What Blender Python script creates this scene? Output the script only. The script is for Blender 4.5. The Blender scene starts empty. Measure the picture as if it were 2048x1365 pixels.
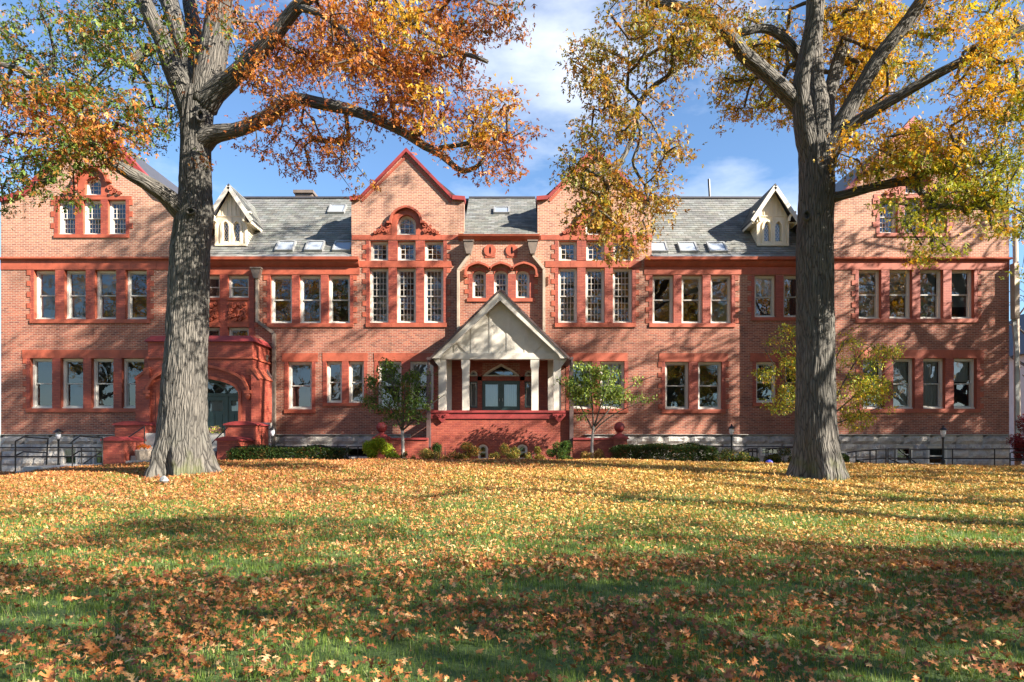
import bpy, bmesh, math, random
import numpy as np
from mathutils import Vector, noise as mnoise
from mathutils.geometry import tessellate_polygon
random.seed(7); rng = np.random.default_rng(11)
R = math.radians
sc = bpy.context.scene
COL = sc.collection
# ------------------------------------------------------------------ camera, sky, sun
F = 1365.0; HY = 890.0; CZ = 1.7
cam = bpy.data.cameras.new('camera'); cam.lens = 24; cam.sensor_width = 36
cam.shift_y = (HY - 682.5) / 2048.0; cam.clip_end = 3000; cam.clip_start = .1
co = bpy.data.objects.new('camera', cam); COL.objects.link(co)
co.location = (0, 0, CZ); co.rotation_euler = (R(90), 0, 0); sc.camera = co
SUN_TO = Vector((2.02, -1.0, 1.30)).normalized()
elev = math.asin(SUN_TO.z); azim = math.atan2(SUN_TO.x, SUN_TO.y)
w = bpy.data.worlds.new('World'); sc.world = w; w.use_nodes = True
nt = w.node_tree; nt.nodes.clear()
def N(nt, t, **k):
    n = nt.nodes.new(t)
    for a, b in k.items():
        if a in n.inputs: n.inputs[a].default_value = b
        else: setattr(n, a, b)
    return n
def L(nt, a, b): nt.links.new(a, b)
sky = N(nt, 'ShaderNodeTexSky', sky_type='NISHITA', sun_disc=False, sun_elevation=elev, sun_rotation=azim,
        altitude=50, air_density=1.0, dust_density=0.3, ozone_density=2.2)
tc = N(nt, 'ShaderNodeTexCoord')
mp = N(nt, 'ShaderNodeMapping'); mp.inputs['Scale'].default_value = (1.0, 1.0, 2.6); mp.inputs['Location'].default_value = (.3, .1, .55)
L(nt, tc.outputs['Generated'], mp.inputs['Vector'])
cn = N(nt, 'ShaderNodeTexNoise', Scale=2.1, Detail=7.0, Roughness=.56); L(nt, mp.outputs[0], cn.inputs['Vector'])
# a cloud bank straight ahead, high over the roofs
vd = N(nt, 'ShaderNodeVectorMath', operation='DISTANCE'); L(nt, tc.outputs['Generated'], vd.inputs[0])
vd.inputs[1].default_value = tuple(Vector((.085, 1, .60)).normalized())
mr = N(nt, 'ShaderNodeMapRange'); mr.inputs[1].default_value = .02; mr.inputs[2].default_value = .15; mr.inputs[3].default_value = .19; mr.inputs[4].default_value = 0
L(nt, vd.outputs['Value'], mr.inputs[0])
ad = N(nt, 'ShaderNodeMath', operation='ADD'); L(nt, cn.outputs[0], ad.inputs[0]); L(nt, mr.outputs[0], ad.inputs[1])
cr = N(nt, 'ShaderNodeValToRGB'); cr.color_ramp.elements[0].position = .53; cr.color_ramp.elements[1].position = .86
L(nt, ad.outputs[0], cr.inputs[0])
mx = N(nt, 'ShaderNodeMixRGB'); L(nt, cr.outputs[0], mx.inputs[0]); hsv = N(nt, 'ShaderNodeMixRGB', blend_type='MULTIPLY'); hsv.inputs[0].default_value = 1; L(nt, sky.outputs[0], hsv.inputs[1]); hsv.inputs[2].default_value = (.88, 1.03, 1.16, 1); L(nt, hsv.outputs[0], mx.inputs[1]); mx.inputs[2].default_value = (7.8, 8.0, 8.4, 1)
bg = N(nt, 'ShaderNodeBackground', Strength=.054); L(nt, mx.outputs[0], bg.inputs[0])
wo = N(nt, 'ShaderNodeOutputWorld'); L(nt, bg.outputs[0], wo.inputs[0])
sd = bpy.data.lights.new('sun', 'SUN'); sd.energy = 5.0; sd.angle = R(.42); sd.color = (1, .90, .76)
so = bpy.data.objects.new('sun', sd); COL.objects.link(so); so.location = (40, -20, 40)
so.rotation_euler = (-SUN_TO).to_track_quat('-Z', 'Y').to_euler()
sc.view_settings.view_transform = 'Standard'; sc.view_settings.look = 'None'
sc.view_settings.exposure = 2.0; sc.view_settings.gamma = 1.0; sc.view_settings.use_curve_mapping = False
sc.cycles.max_bounces = 6; sc.cycles.diffuse_bounces = 3; sc.cycles.glossy_bounces = 3
sc.cycles.transparent_max_bounces = 8; sc.cycles.transmission_bounces = 3
sc.cycles.use_denoising = True

# ------------------------------------------------------------------ helpers
def PX(px, Y): return (px - 1024.0) / F * Y
def PZ(py, Y): return CZ + (HY - py) / F * Y
def P(px, py, Y): return Vector((PX(px, Y), Y, PZ(py, Y)))
WL = {}
def tag(o, label=None, cat=None, group=None, kind=None):
    if label: o['label'] = label
    if cat: o['category'] = cat
    if group: o['group'] = group
    if kind: o['kind'] = kind
    return o
def empty(name, loc, label=None, cat=None, group=None, kind=None):
    o = bpy.data.objects.new(name, None); COL.objects.link(o); o.location = loc
    WL[o.name] = Vector(loc); o.empty_display_size = .3
    return tag(o, label, cat, group, kind)
def link(name, me, parent=None, loc=(0, 0, 0)):
    o = bpy.data.objects.new(name, me); COL.objects.link(o)
    loc = Vector(loc); WL[o.name] = loc.copy()
    if parent is not None:
        o.parent = parent; o.location = loc - WL[parent.name]
    else: o.location = loc
    return o
class MB:
    def __init__(s): s.v = []; s.f = []; s.m = []
    def add(s, vs, fs, mi=0):
        b = len(s.v); s.v += [tuple(p) for p in vs]
        for f in fs: s.f.append([b + i for i in f]); s.m.append(mi)
    def box(s, x0, x1, y0, y1, z0, z1, mi=0):
        s.add([(x0,y0,z0),(x1,y0,z0),(x1,y1,z0),(x0,y1,z0),(x0,y0,z1),(x1,y0,z1),(x1,y1,z1),(x0,y1,z1)],
              [(0,3,2,1),(4,5,6,7),(0,1,5,4),(1,2,6,5),(2,3,7,6),(3,0,4,7)], mi)
    def prism(s, pts, y0, y1, mi=0, holes=(), mi_side=None, back=True):
        """polygon pts in (x,z), extruded from y0 (front) to y1; holes get reveals"""
        loops = [list(pts)] + [list(h) for h in holes]
        vl = [[Vector((p[0], p[1], 0)) for p in l] for l in loops]
        tris = tessellate_polygon(vl)
        flat = [p for l in loops for p in l]; n = len(flat)
        vs = [(p[0], y0, p[1]) for p in flat] + [(p[0], y1, p[1]) for p in flat]
        def orient(t, sgn):
            a, b, c = (flat[i] for i in t)
            ar = (b[0]-a[0])*(c[1]-a[1]) - (c[0]-a[0])*(b[1]-a[1])
            return t if ar*sgn > 0 else t[::-1]
        s.add(vs, [orient(tuple(t), 1) for t in tris], mi); b = len(s.v) - 2*n
        if back:
            for t in tris:
                s.f.append([b + n + i for i in orient(tuple(t), -1)]); s.m.append(mi)
        o = 0
        for li, l in enumerate(loops):
            k = len(l); area = sum(l[i][0]*l[(i+1)%k][1]-l[(i+1)%k][0]*l[i][1] for i in range(k))
            ccw = area > 0
            if li: ccw = not ccw
            for i in range(k):
                j = (i+1) % k
                q = [o+i, o+i+n, o+j+n, o+j] if ccw else [o+j, o+j+n, o+i+n, o+i]
                s.f.append([b + t for t in q]); s.m.append(mi if (li == 0 or mi_side is None) else mi_side)
            o += k
    def strip(s, pts, w, y0, y1, mi=0, closed=False):
        """band of width w along an (x,z) polyline, from depth y0 to y1"""
        n = len(pts)
        A = []; B = []
        for i in range(n):
            a = Vector(pts[i-1] if (i > 0 or closed) else pts[0]); c = Vector(pts[(i+1) % n] if (i < n-1 or closed) else pts[-1])
            b_ = Vector(pts[i]); d1 = (b_-a); d2 = (c-b_)
            if d1.length < 1e-9: d1 = d2
            if d2.length < 1e-9: d2 = d1
            d1.normalize(); d2.normalize(); t = (d1+d2)
            if t.length < 1e-6: t = d1
            t.normalize(); nn = Vector((-t.y, t.x)); k = 1/max(.4, nn.dot(Vector((-d1.y, d1.x))))
            A.append(b_ + nn*w/2*k); B.append(b_ - nn*w/2*k)
        for i in range(n if closed else n-1):
            j = (i+1) % n
            q = [A[i], B[i], B[j], A[j]]
            vs = [(p.x, y0, p.y) for p in q] + [(p.x, y1, p.y) for p in q]
            s.add(vs, [(0,1,2,3),(7,6,5,4),(0,4,5,1),(1,5,6,2),(2,6,7,3),(3,7,4,0)], mi)
    def ring(s, outer, inner, y0, y1, mi=0):
        n = len(outer)
        vs = [(p[0],y0,p[1]) for p in outer]+[(p[0],y0,p[1]) for p in inner]+[(p[0],y1,p[1]) for p in outer]+[(p[0],y1,p[1]) for p in inner]
        fs = []
        for i in range(n):
            j = (i+1) % n
            fs += [(i, j, n+j, n+i), (n+i, n+j, 3*n+j, 3*n+i), (2*n+i, 2*n+j, j, i), (2*n+j, 2*n+i, 3*n+i, 3*n+j)]
        s.add(vs, fs, mi)
    def tube(s, pts, rad, sides=8, mi=0, cap=True):
        pts = [Vector(p) for p in pts]; n = len(pts); b = len(s.v)
        up = None
        for i, p in enumerate(pts):
            d = (pts[min(i+1, n-1)] - pts[max(i-1, 0)])
            if d.length < 1e-9: d = Vector((0, 0, 1))
            d.normalize()
            if up is None: up = d.orthogonal().normalized()
            up = (up - d*up.dot(d)); up = up.normalized() if up.length > 1e-6 else d.orthogonal().normalized()
            sd_ = d.cross(up); r = rad[i] if hasattr(rad, '__len__') else rad
            for k in range(sides):
                a = 2*math.pi*k/sides
                s.v.append(tuple(p + (up*math.cos(a) + sd_*math.sin(a))*r))
        for i in range(n-1):
            for k in range(sides):
                k2 = (k+1) % sides
                s.f.append([b+i*sides+k, b+i*sides+k2, b+(i+1)*sides+k2, b+(i+1)*sides+k]); s.m.append(mi)
        if cap:
            s.f.append([b+k for k in range(sides)][::-1]); s.m.append(mi)
            s.f.append([b+(n-1)*sides+k for k in range(sides)]); s.m.append(mi)
    def lathe(s, c, prof, sides=16, mi=0):
        """prof: (radius, z) from bottom to top about centre c"""
        b = len(s.v); n = len(prof)
        for r, z in prof:
            for k in range(sides):
                a = 2*math.pi*k/sides; s.v.append((c[0]+r*math.cos(a), c[1]+r*math.sin(a), c[2]+z))
        for i in range(n-1):
            for k in range(sides):
                k2 = (k+1) % sides
                s.f.append([b+i*sides+k, b+i*sides+k2, b+(i+1)*sides+k2, b+(i+1)*sides+k]); s.m.append(mi)
        s.f.append([b+k for k in range(sides)][::-1]); s.m.append(mi)
        s.f.append([b+(n-1)*sides+k for k in range(sides)]); s.m.append(mi)
    def build(s, name, mats, parent=None, smooth=False, origin=None):
        V = np.array(s.v, dtype=float)
        c = Vector(((V[:,0].min()+V[:,0].max())/2, (V[:,1].min()+V[:,1].max())/2, V[:,2].min())) if origin is None else Vector(origin)
        me = bpy.data.meshes.new(name)
        me.from_pydata((V - np.array(c)).tolist(), [], s.f)
        if not isinstance(mats, (list, tuple)): mats = [mats]
        for m in mats: me.materials.append(m)
        if len(mats) > 1: me.polygons.foreach_set('material_index', s.m)
        if smooth: me.polygons.foreach_set('use_smooth', [True]*len(s.f))
        me.update()
        return link(name, me, parent, c)
def np_mesh(name, V, Fc, mats, parent=None, tint=None, smooth=False, loc=(0,0,0)):
    """V (n,3) world, Fc (m,k) constant-size faces, tint (m,3) face colours"""
    me = bpy.data.meshes.new(name); k = Fc.shape[1]
    me.vertices.add(len(V)); me.vertices.foreach_set('co', (V - np.array(loc)).astype(np.float32).ravel())
    me.loops.add(Fc.size); me.loops.foreach_set('vertex_index', Fc.astype(np.int32).ravel())
    me.polygons.add(len(Fc)); me.polygons.foreach_set('loop_start', (np.arange(len(Fc))*k).astype(np.int32))
    me.polygons.foreach_set('loop_total', np.full(len(Fc), k, np.int32))
    if smooth: me.polygons.foreach_set('use_smooth', np.ones(len(Fc), bool))
    me.update(calc_edges=True)
    if tint is not None:
        a = me.attributes.new('tint', 'FLOAT_COLOR', 'FACE')
        a.data.foreach_set('color', np.c_[tint, np.ones(len(tint))].astype(np.float32).ravel())
    for m in (mats if isinstance(mats, (list, tuple)) else [mats]): me.materials.append(m)
    return link(name, me, parent, loc)

# ------------------------------------------------------------------ materials
def newmat(name):
    m = bpy.data.materials.new(name); m.use_nodes = True; t = m.node_tree; t.nodes.clear()
    o = N(t, 'ShaderNodeOutputMaterial'); p = N(t, 'ShaderNodeBsdfPrincipled'); L(t, p.outputs[0], o.inputs[0])
    return m, t, p, o
def pos(t, scale=(1,1,1)):
    g = N(t, 'ShaderNodeNewGeometry'); mp = N(t, 'ShaderNodeMapping'); mp.inputs['Scale'].default_value = scale
    L(t, g.outputs['Position'], mp.inputs['Vector']); return mp.outputs[0]
def ramp(t, fac, stops):
    r = N(t, 'ShaderNodeValToRGB'); e = r.color_ramp.elements
    while len(e) < len(stops): e.new(.5)
    for i, (p_, c) in enumerate(stops): e[i].position = p_; e[i].color = (*c, 1) if len(c) == 3 else c
    L(t, fac, r.inputs[0]); return r.outputs[0]
def bump(t, p, h, strength=.5, dist=.02):
    b = N(t, 'ShaderNodeBump', Strength=strength, Distance=dist); L(t, h, b.inputs['Height']); L(t, b.outputs[0], p.inputs['Normal'])
def mixc(t, fac, a, b, typ='MIX'):
    m = N(t, 'ShaderNodeMixRGB', blend_type=typ)
    for i, x in ((0, fac), (1, a), (2, b)):
        if hasattr(x, 'links'): L(t, x, m.inputs[i])
        else: m.inputs[i].default_value = x if i == 0 else (*x, 1)
    return m.outputs[0]
def plain(name, c, rough=.6, var=.15, scale=3, metal=0, bmp=0.0, vs=(1,1,1)):
    m, t, p, o = newmat(name)
    n = N(t, 'ShaderNodeTexNoise', Scale=scale, Detail=6.0, Roughness=.65); L(t, pos(t, vs), n.inputs['Vector'])
    lo = tuple(x*(1-var) for x in c); hi = tuple(min(1, x*(1+var)) for x in c)
    L(t, ramp(t, n.outputs[0], [(.3, lo), (.7, hi)]), p.inputs['Base Color'])
    p.inputs['Roughness'].default_value = rough; p.inputs['Metallic'].default_value = metal
    if bmp: bump(t, p, n.outputs[0], bmp, .02)
    return m
def brickmat(name, c1, c2, c3, mortar, tan=None, bmp=.6, mort=.011, paint=False):
    m, t, p, o = newmat(name)
    g = N(t, 'ShaderNodeNewGeometry'); sx = N(t, 'ShaderNodeSeparateXYZ'); L(t, g.outputs['Position'], sx.inputs[0])
    ad = N(t, 'ShaderNodeMath', operation='ADD'); L(t, sx.outputs[0], ad.inputs[0]); L(t, sx.outputs[1], ad.inputs[1])
    cb = N(t, 'ShaderNodeCombineXYZ'); L(t, ad.outputs[0], cb.inputs[0]); L(t, sx.outputs[2], cb.inputs[1])
    b = N(t, 'ShaderNodeTexBrick', Scale=1.0); b.offset = .5; b.inputs['Brick Width'].default_value = .215; b.inputs['Row Height'].default_value = .0715
    b.inputs['Mortar Size'].default_value = mort; b.inputs['Mortar Smooth'].default_value = .25; b.inputs['Bias'].default_value = -.1
    L(t, cb.outputs[0], b.inputs['Vector'])
    b.inputs['Color1'].default_value = (*c1, 1); b.inputs['Color2'].default_value = (*c2, 1); b.inputs['Mortar'].default_value = (*mortar, 1)
    # per-brick third tone
    b2 = N(t, 'ShaderNodeTexBrick', Scale=1.0); b2.offset = .5
    for k_, v_ in (('Brick Width', .215), ('Row Height', .0715), ('Mortar Size', 0.0), ('Bias', -.35)): b2.inputs[k_].default_value = v_
    b2.inputs['Color1'].default_value = (0,0,0,1); b2.inputs['Color2'].default_value = (1,1,1,1)
    mp = N(t, 'ShaderNodeVectorMath', operation='ADD'); mp.inputs[1].default_value = (.215*40, .0715*22, 0); L(t, cb.outputs[0], mp.inputs[0]); L(t, mp.outputs[0], b2.inputs['Vector'])
    th = N(t, 'ShaderNodeMath', operation='MULTIPLY'); L(t, b2.outputs['Color'], th.inputs[0])
    inv = N(t, 'ShaderNodeMath', operation='SUBTRACT'); inv.inputs[0].default_value = 1; L(t, b.outputs['Fac'], inv.inputs[1]); L(t, inv.outputs[0], th.inputs[1])
    c = mixc(t, th.outputs[0], b.outputs['Color'], c3)
    n = N(t, 'ShaderNodeTexNoise', Scale=.55, Detail=7.0, Roughness=.7); L(t, g.outputs['Position'], n.inputs['Vector'])
    if tan:
        mrz = N(t, 'ShaderNodeMapRange'); L(t, sx.outputs[2], mrz.inputs[0])
        mrz.inputs[1].default_value = 7.0; mrz.inputs[2].default_value = 11.0; mrz.inputs[3].default_value = 0; mrz.inputs[4].default_value = 1.0
        tb = N(t, 'ShaderNodeTexBrick', Scale=1.0); tb.offset = .5
        for k_, v_ in (('Brick Width', .215), ('Row Height', .0715), ('Mortar Size', mort), ('Bias', 0.0), ('Mortar Smooth', .25)): tb.inputs[k_].default_value = v_
        tb.inputs['Color1'].default_value = (*tan[0], 1); tb.inputs['Color2'].default_value = (*tan[1], 1); tb.inputs['Mortar'].default_value = (*tan[2], 1)
        L(t, cb.outputs[0], tb.inputs['Vector'])
        c = mixc(t, mrz.outputs[0], c, tb.outputs['Color'])
    st = ramp(t, n.outputs[0], [(.30, (.50, .48, .48)), (.47, (1, 1, 1)), (.75, (1.12, 1.08, 1.05))])
    c = mixc(t, .75, c, st, 'MULTIPLY')
    # soot and run-off streaks
    nv = N(t, 'ShaderNodeTexNoise', Scale=1.0, Detail=5.0, Roughness=.6); L(t, pos(t, (1.6, 1.6, .22)), nv.inputs['Vector'])
    st2 = ramp(t, nv.outputs[0], [(.60, (1,1,1)), (.74, (.55,.5,.45))]); c = mixc(t, .85, c, st2, 'MULTIPLY')
    L(t, c, p.inputs['Base Color']); p.inputs['Roughness'].default_value = .55 if paint else .88
    fn = N(t, 'ShaderNodeTexNoise', Scale=22.0, Detail=3.0); L(t, g.outputs['Position'], fn.inputs['Vector'])
    hh = N(t, 'ShaderNodeMath', operation='MULTIPLY_ADD'); L(t, fn.outputs[0], hh.inputs[0]); hh.inputs[1].default_value = .4; L(t, inv.outputs[0], hh.inputs[2])
    bump(t, p, hh.outputs[0], bmp, .012)
    return m
M = {}
M['brick'] = brickmat('weathered_brick', (.285,.076,.046), (.135,.040,.032), (.36,.135,.08), (.35,.245,.185),
                      tan=((.40,.20,.125), (.26,.105,.07), (.47,.37,.30)))
RED = (.315,.072,.038)
M['redbrick'] = brickmat('red_painted_brick', (.29,.060,.034), (.21,.040,.028), (.36,.095,.055), (.18,.034,.026), bmp=.45, mort=.009, paint=True)
M['red'] = plain('red_paint', RED, .62, .30, 2.2, bmp=.25)
M['maroon'] = plain('maroon_coping_paint', (.235,.030,.030), .55, .28, 2.2, bmp=.2)
M['white'] = plain('white_window_paint', (.62,.585,.53), .45, .06, 4)
M['cream'] = plain('cream_paint', (.70,.62,.47), .5, .08, 3)
M['greycream'] = plain('stone_colour_paint', (.54,.51,.455), .6, .14, 2.5)
M['panel'] = plain('beige_panel_paint', (.56,.53,.47), .6, .14, 2)
M['sash'] = plain('grey_sash_paint', (.40,.40,.38), .45, .1, 4)
M['green'] = plain('dark_green_door_paint', (.022,.05,.052), .35, .2, 3)
M['black'] = plain('black_iron', (.018,.018,.020), .4, .3, 8, metal=.3)
M['lead'] = plain('lead_grey_metal', (.33,.34,.34), .45, .2, 2, metal=.4)
M['copper'] = plain('weathered_leader_metal', (.40,.33,.26), .5, .25, 2.0, metal=.25)
M['head'] = plain('dark_leader_head', (.15,.12,.10), .5, .25, 5)
M['darkpipe'] = plain('dark_brown_pipe', (.085,.055,.055), .5, .25, 3)
M['ridge'] = plain('dark_ridge_metal', (.05,.05,.06), .5, .2, 3)
M['curtain'] = plain('pale_curtain', (.62,.63,.64), .9, .12, 5, vs=(6,6,.3))
M['blind'] = plain('grey_blind', (.30,.32,.32), .8, .08, 2)
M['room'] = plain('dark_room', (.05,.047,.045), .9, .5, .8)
M['conc'] = plain('pale_concrete', (.38,.37,.35), .85, .2, 4, bmp=.3)
M['path'] = plain('path_paving', (.30,.29,.28), .9, .2, 3, bmp=.3)
M['wood'] = plain('weathered_pole_wood', (.30,.25,.20), .85, .25, 4, bmp=.4, vs=(8,8,.6))
M['siding'] = plain('grey_siding', (.35,.37,.41), .7, .1, 2)
M['orange'] = plain('orange_flower', (.75,.16,.015), .6, .3, 30)
M['plastic'] = plain('pale_plastic', (.62,.63,.68), .3, .2, 20)
M['blue'] = plain('blue_plastic', (.06,.08,.42), .35, .2, 20)
def glass():
    m, t, p, o = newmat('window_glass'); t.nodes.remove(p)
    tr = N(t, 'ShaderNodeBsdfTransparent'); tr.inputs[0].default_value = (.62,.66,.66,1)
    gl = N(t, 'ShaderNodeBsdfGlossy', Roughness=.015); gl.inputs[0].default_value = (.92,.95,1,1)
    n = N(t, 'ShaderNodeTexNoise', Scale=2.3, Detail=1.5); L(t, pos(t), n.inputs['Vector'])
    b = N(t, 'ShaderNodeBump', Strength=.18, Distance=.012); L(t, n.outputs[0], b.inputs['Height']); L(t, b.outputs[0], gl.inputs['Normal'])
    fr = N(t, 'ShaderNodeFresnel', IOR=1.7)
    a = N(t, 'ShaderNodeMath', operation='MULTIPLY_ADD'); L(t, fr.outputs[0], a.inputs[0]); a.inputs[1].default_value = 1.3; a.inputs[2].default_value = .04
    ms = N(t, 'ShaderNodeMixShader'); L(t, a.outputs[0], ms.inputs[0]); L(t, tr.outputs[0], ms.inputs[1]); L(t, gl.outputs[0], ms.inputs[2]); L(t, ms.outputs[0], o.inputs[0])
    return m
M['glass'] = glass()
def skyglass():
    m, t, p, o = newmat('skylight_glass'); p.inputs['Base Color'].default_value = (.30,.34,.40,1); p.inputs['Roughness'].default_value = .08
    p.inputs['Specular IOR Level'].default_value = 1.0; p.inputs['Coat Weight'].default_value = 1; return m
M['skyglass'] = skyglass()
def slate():
    m, t, p, o = newmat('roof_slate')
    at = N(t, 'ShaderNodeAttribute', attribute_name='tint')
    n = N(t, 'ShaderNodeTexNoise', Scale=1.2, Detail=8.0, Roughness=.7); L(t, pos(t), n.inputs['Vector'])
    c = mixc(t, .8, at.outputs['Color'], ramp(t, n.outputs[0], [(.3, (.72,.72,.74)), (.65, (1.12,1.1,1.05))]), 'MULTIPLY')
    L(t, c, p.inputs['Base Color']); p.inputs['Roughness'].default_value = .62
    n2 = N(t, 'ShaderNodeTexNoise', Scale=14.0, Detail=4.0); L(t, pos(t), n2.inputs['Vector']); bump(t, p, n2.outputs[0], .3, .01)
    return m
M['slate'] = slate()
def stone():
    m, t, p, o = newmat('rock_faced_stone')
    oi = N(t, 'ShaderNodeObjectInfo')
    n = N(t, 'ShaderNodeTexNoise', Scale=3.5, Detail=9.0, Roughness=.7); L(t, pos(t), n.inputs['Vector'])
    c = ramp(t, n.outputs[0], [(.3, (.26,.26,.265)), (.5, (.42,.41,.395)), (.72, (.58,.56,.52))])
    c2 = ramp(t, oi.outputs['Random'], [(0, (.75,.76,.80)), (1, (1.12,1.08,1.0))])
    L(t, mixc(t, 1, c, c2, 'MULTIPLY'), p.inputs['Base Color']); p.inputs['Roughness'].default_value = .9
    n2 = N(t, 'ShaderNodeTexNoise', Scale=9.0, Detail=7.0, Roughness=.65); L(t, pos(t), n2.inputs['Vector']); bump(t, p, n2.outputs[0], .9, .05)
    return m
M['stone'] = stone()
def bark(name, dark, light, moss=False):
    m, t, p, o = newmat(name)
    g = N(t, 'ShaderNodeNewGeometry')
    w1 = N(t, 'ShaderNodeTexNoise', Scale=1.0, Detail=3.0); bk = N(t, 'ShaderNodeAttribute', attribute_name='bk')
    def bp(sc_):
        m_ = N(t, 'ShaderNodeMapping'); m_.inputs['Scale'].default_value = sc_; L(t, bk.outputs['Vector'], m_.inputs['Vector']); return m_.outputs[0]
    L(t, bp((2,2,1.2)), w1.inputs['Vector'])
    va = N(t, 'ShaderNodeVectorMath', operation='MULTIPLY_ADD'); L(t, w1.outputs['Color'], va.inputs[0]); va.inputs[1].default_value = (2.4,2.4,1.0); L(t, bp((19,19,1.9)), va.inputs[2])
    v = N(t, 'ShaderNodeTexVoronoi', feature='DISTANCE_TO_EDGE', Scale=1.0); L(t, va.outputs[0], v.inputs['Vector'])
    n = N(t, 'ShaderNodeTexNoise', Scale=1.0, Detail=8.0, Roughness=.7); L(t, bp((30,30,6)), n.inputs['Vector'])
    mu = N(t, 'ShaderNodeMath', operation='MULTIPLY'); 
    cl = N(t, 'ShaderNodeMapRange'); L(t, v.outputs['Distance'], cl.inputs[0]); cl.inputs[2].default_value = .33
    L(t, cl.outputs[0], mu.inputs[0]); L(t, n.outputs[0], mu.inputs[1])
    n3 = N(t, 'ShaderNodeTexNoise', Scale=.9, Detail=4.0); L(t, pos(t), n3.inputs['Vector'])
    c = ramp(t, mu.outputs[0], [(.02, tuple(x*.33 for x in dark)), (.11, dark), (.40, light)])
    c = mixc(t, .55, c, ramp(t, n3.outputs[0], [(.35, (.70,.72,.68)), (.65, (1.2,1.15,1.1))]), 'MULTIPLY')
    if moss:
        sx = N(t, 'ShaderNodeSeparateXYZ'); L(t, g.outputs['Position'], sx.inputs[0])
        mr = N(t, 'ShaderNodeMapRange'); L(t, sx.outputs[2], mr.inputs[0]); mr.inputs[1].default_value = 1.9; mr.inputs[2].default_value = .7
        n4 = N(t, 'ShaderNodeTexNoise', Scale=2.2, Detail=6.0); L(t, pos(t), n4.inputs['Vector'])
        mm = N(t, 'ShaderNodeMath', operation='MULTIPLY'); L(t, mr.outputs[0], mm.inputs[0])
        L(t, ramp(t, n4.outputs[0], [(.48, (0,0,0)), (.66, (.8,.8,.8))]), mm.inputs[1])
        c = mixc(t, mm.outputs[0], c, (.10,.115,.035))
    L(t, c, p.inputs['Base Color']); p.inputs['Roughness'].default_value = .92
    bump(t, p, mu.outputs[0], 1.0, .06)
    return m
M['bark'] = bark('oak_bark', (.088,.083,.076), (.145,.137,.124), True)
M['twig'] = plain('twig_bark', (.075,.062,.052), .9, .3, 6)
M['smallbark'] = plain('pale_smooth_bark', (.30,.28,.26), .8, .25, 6, vs=(4,4,1))
def leafmat(name, trans=.35, rough=.55):
    m, t, p, o = newmat(name)
    at = N(t, 'ShaderNodeAttribute', attribute_name='tint')
    L(t, at.outputs['Color'], p.inputs['Base Color']); p.inputs['Roughness'].default_value = rough; p.inputs['Specular IOR Level'].default_value = .35
    tl = N(t, 'ShaderNodeBsdfTranslucent'); L(t, mixc(t, 1, at.outputs['Color'], (1.25,1.1,.6), 'MULTIPLY'), tl.inputs[0])
    ms = N(t, 'ShaderNodeMixShader'); ms.inputs[0].default_value = trans
    L(t, p.outputs[0], ms.inputs[1]); L(t, tl.outputs[0], ms.inputs[2]); L(t, ms.outputs[0], o.inputs[0])
    return m
M['leaf'] = leafmat('oak_leaf', .33)
M['dryleaf'] = leafmat('fallen_leaf', .12, .6)
M['blade'] = leafmat('grass_blade', .3, .5)
def solo_leaf():
    m, t, p, o = newmat('single_fallen_leaf'); oi = N(t, 'ShaderNodeObjectInfo')
    L(t, ramp(t, oi.outputs['Random'], [(0, (.20,.065,.022)), (.3, (.40,.15,.05)), (.6, (.48,.17,.035)), (.85, (.58,.30,.12)), (1, (.60,.38,.10))]), p.inputs['Base Color'])
    p.inputs['Roughness'].default_value = .6; return m
M['solo'] = solo_leaf()
def lawnmat():
    m, t, p, o = newmat('lawn_turf')
    n = N(t, 'ShaderNodeTexNoise', Scale=1.1, Detail=6.0, Roughness=.6); L(t, pos(t), n.inputs['Vector'])
    n2 = N(t, 'ShaderNodeTexNoise', Scale=26.0, Detail=6.0, Roughness=.7); L(t, pos(t), n2.inputs['Vector'])
    g = N(t, 'ShaderNodeNewGeometry'); sx = N(t, 'ShaderNodeSeparateXYZ'); L(t, g.outputs['Position'], sx.inputs[0])
    grass = ramp(t, n2.outputs[0], [(.3, (.03,.055,.015)), (.55, (.08,.14,.03)), (.75, (.15,.21,.06))])
    litter = ramp(t, n2.outputs[0], [(.3, (.10,.035,.012)), (.5, (.28,.11,.035)), (.7, (.45,.24,.07))])
    mr = N(t, 'ShaderNodeMapRange'); L(t, sx.outputs[1], mr.inputs[0]); mr.inputs[1].default_value = 12; mr.inputs[2].default_value = 19
    ad = N(t, 'ShaderNodeMath', operation='MULTIPLY_ADD'); L(t, n.outputs[0], ad.inputs[0]); ad.inputs[1].default_value = 1.2; ad.inputs[2].default_value = -.75
    a2 = N(t, 'ShaderNodeMath', operation='ADD', use_clamp=True); L(t, ad.outputs[0], a2.inputs[0]); L(t, mr.outputs[0], a2.inputs[1])
    L(t, mixc(t, a2.outputs[0], grass, litter), p.inputs['Base Color']); p.inputs['Roughness'].default_value = .9
    bump(t, p, n2.outputs[0], .8, .04); return m
M['lawn'] = lawnmat()

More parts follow.
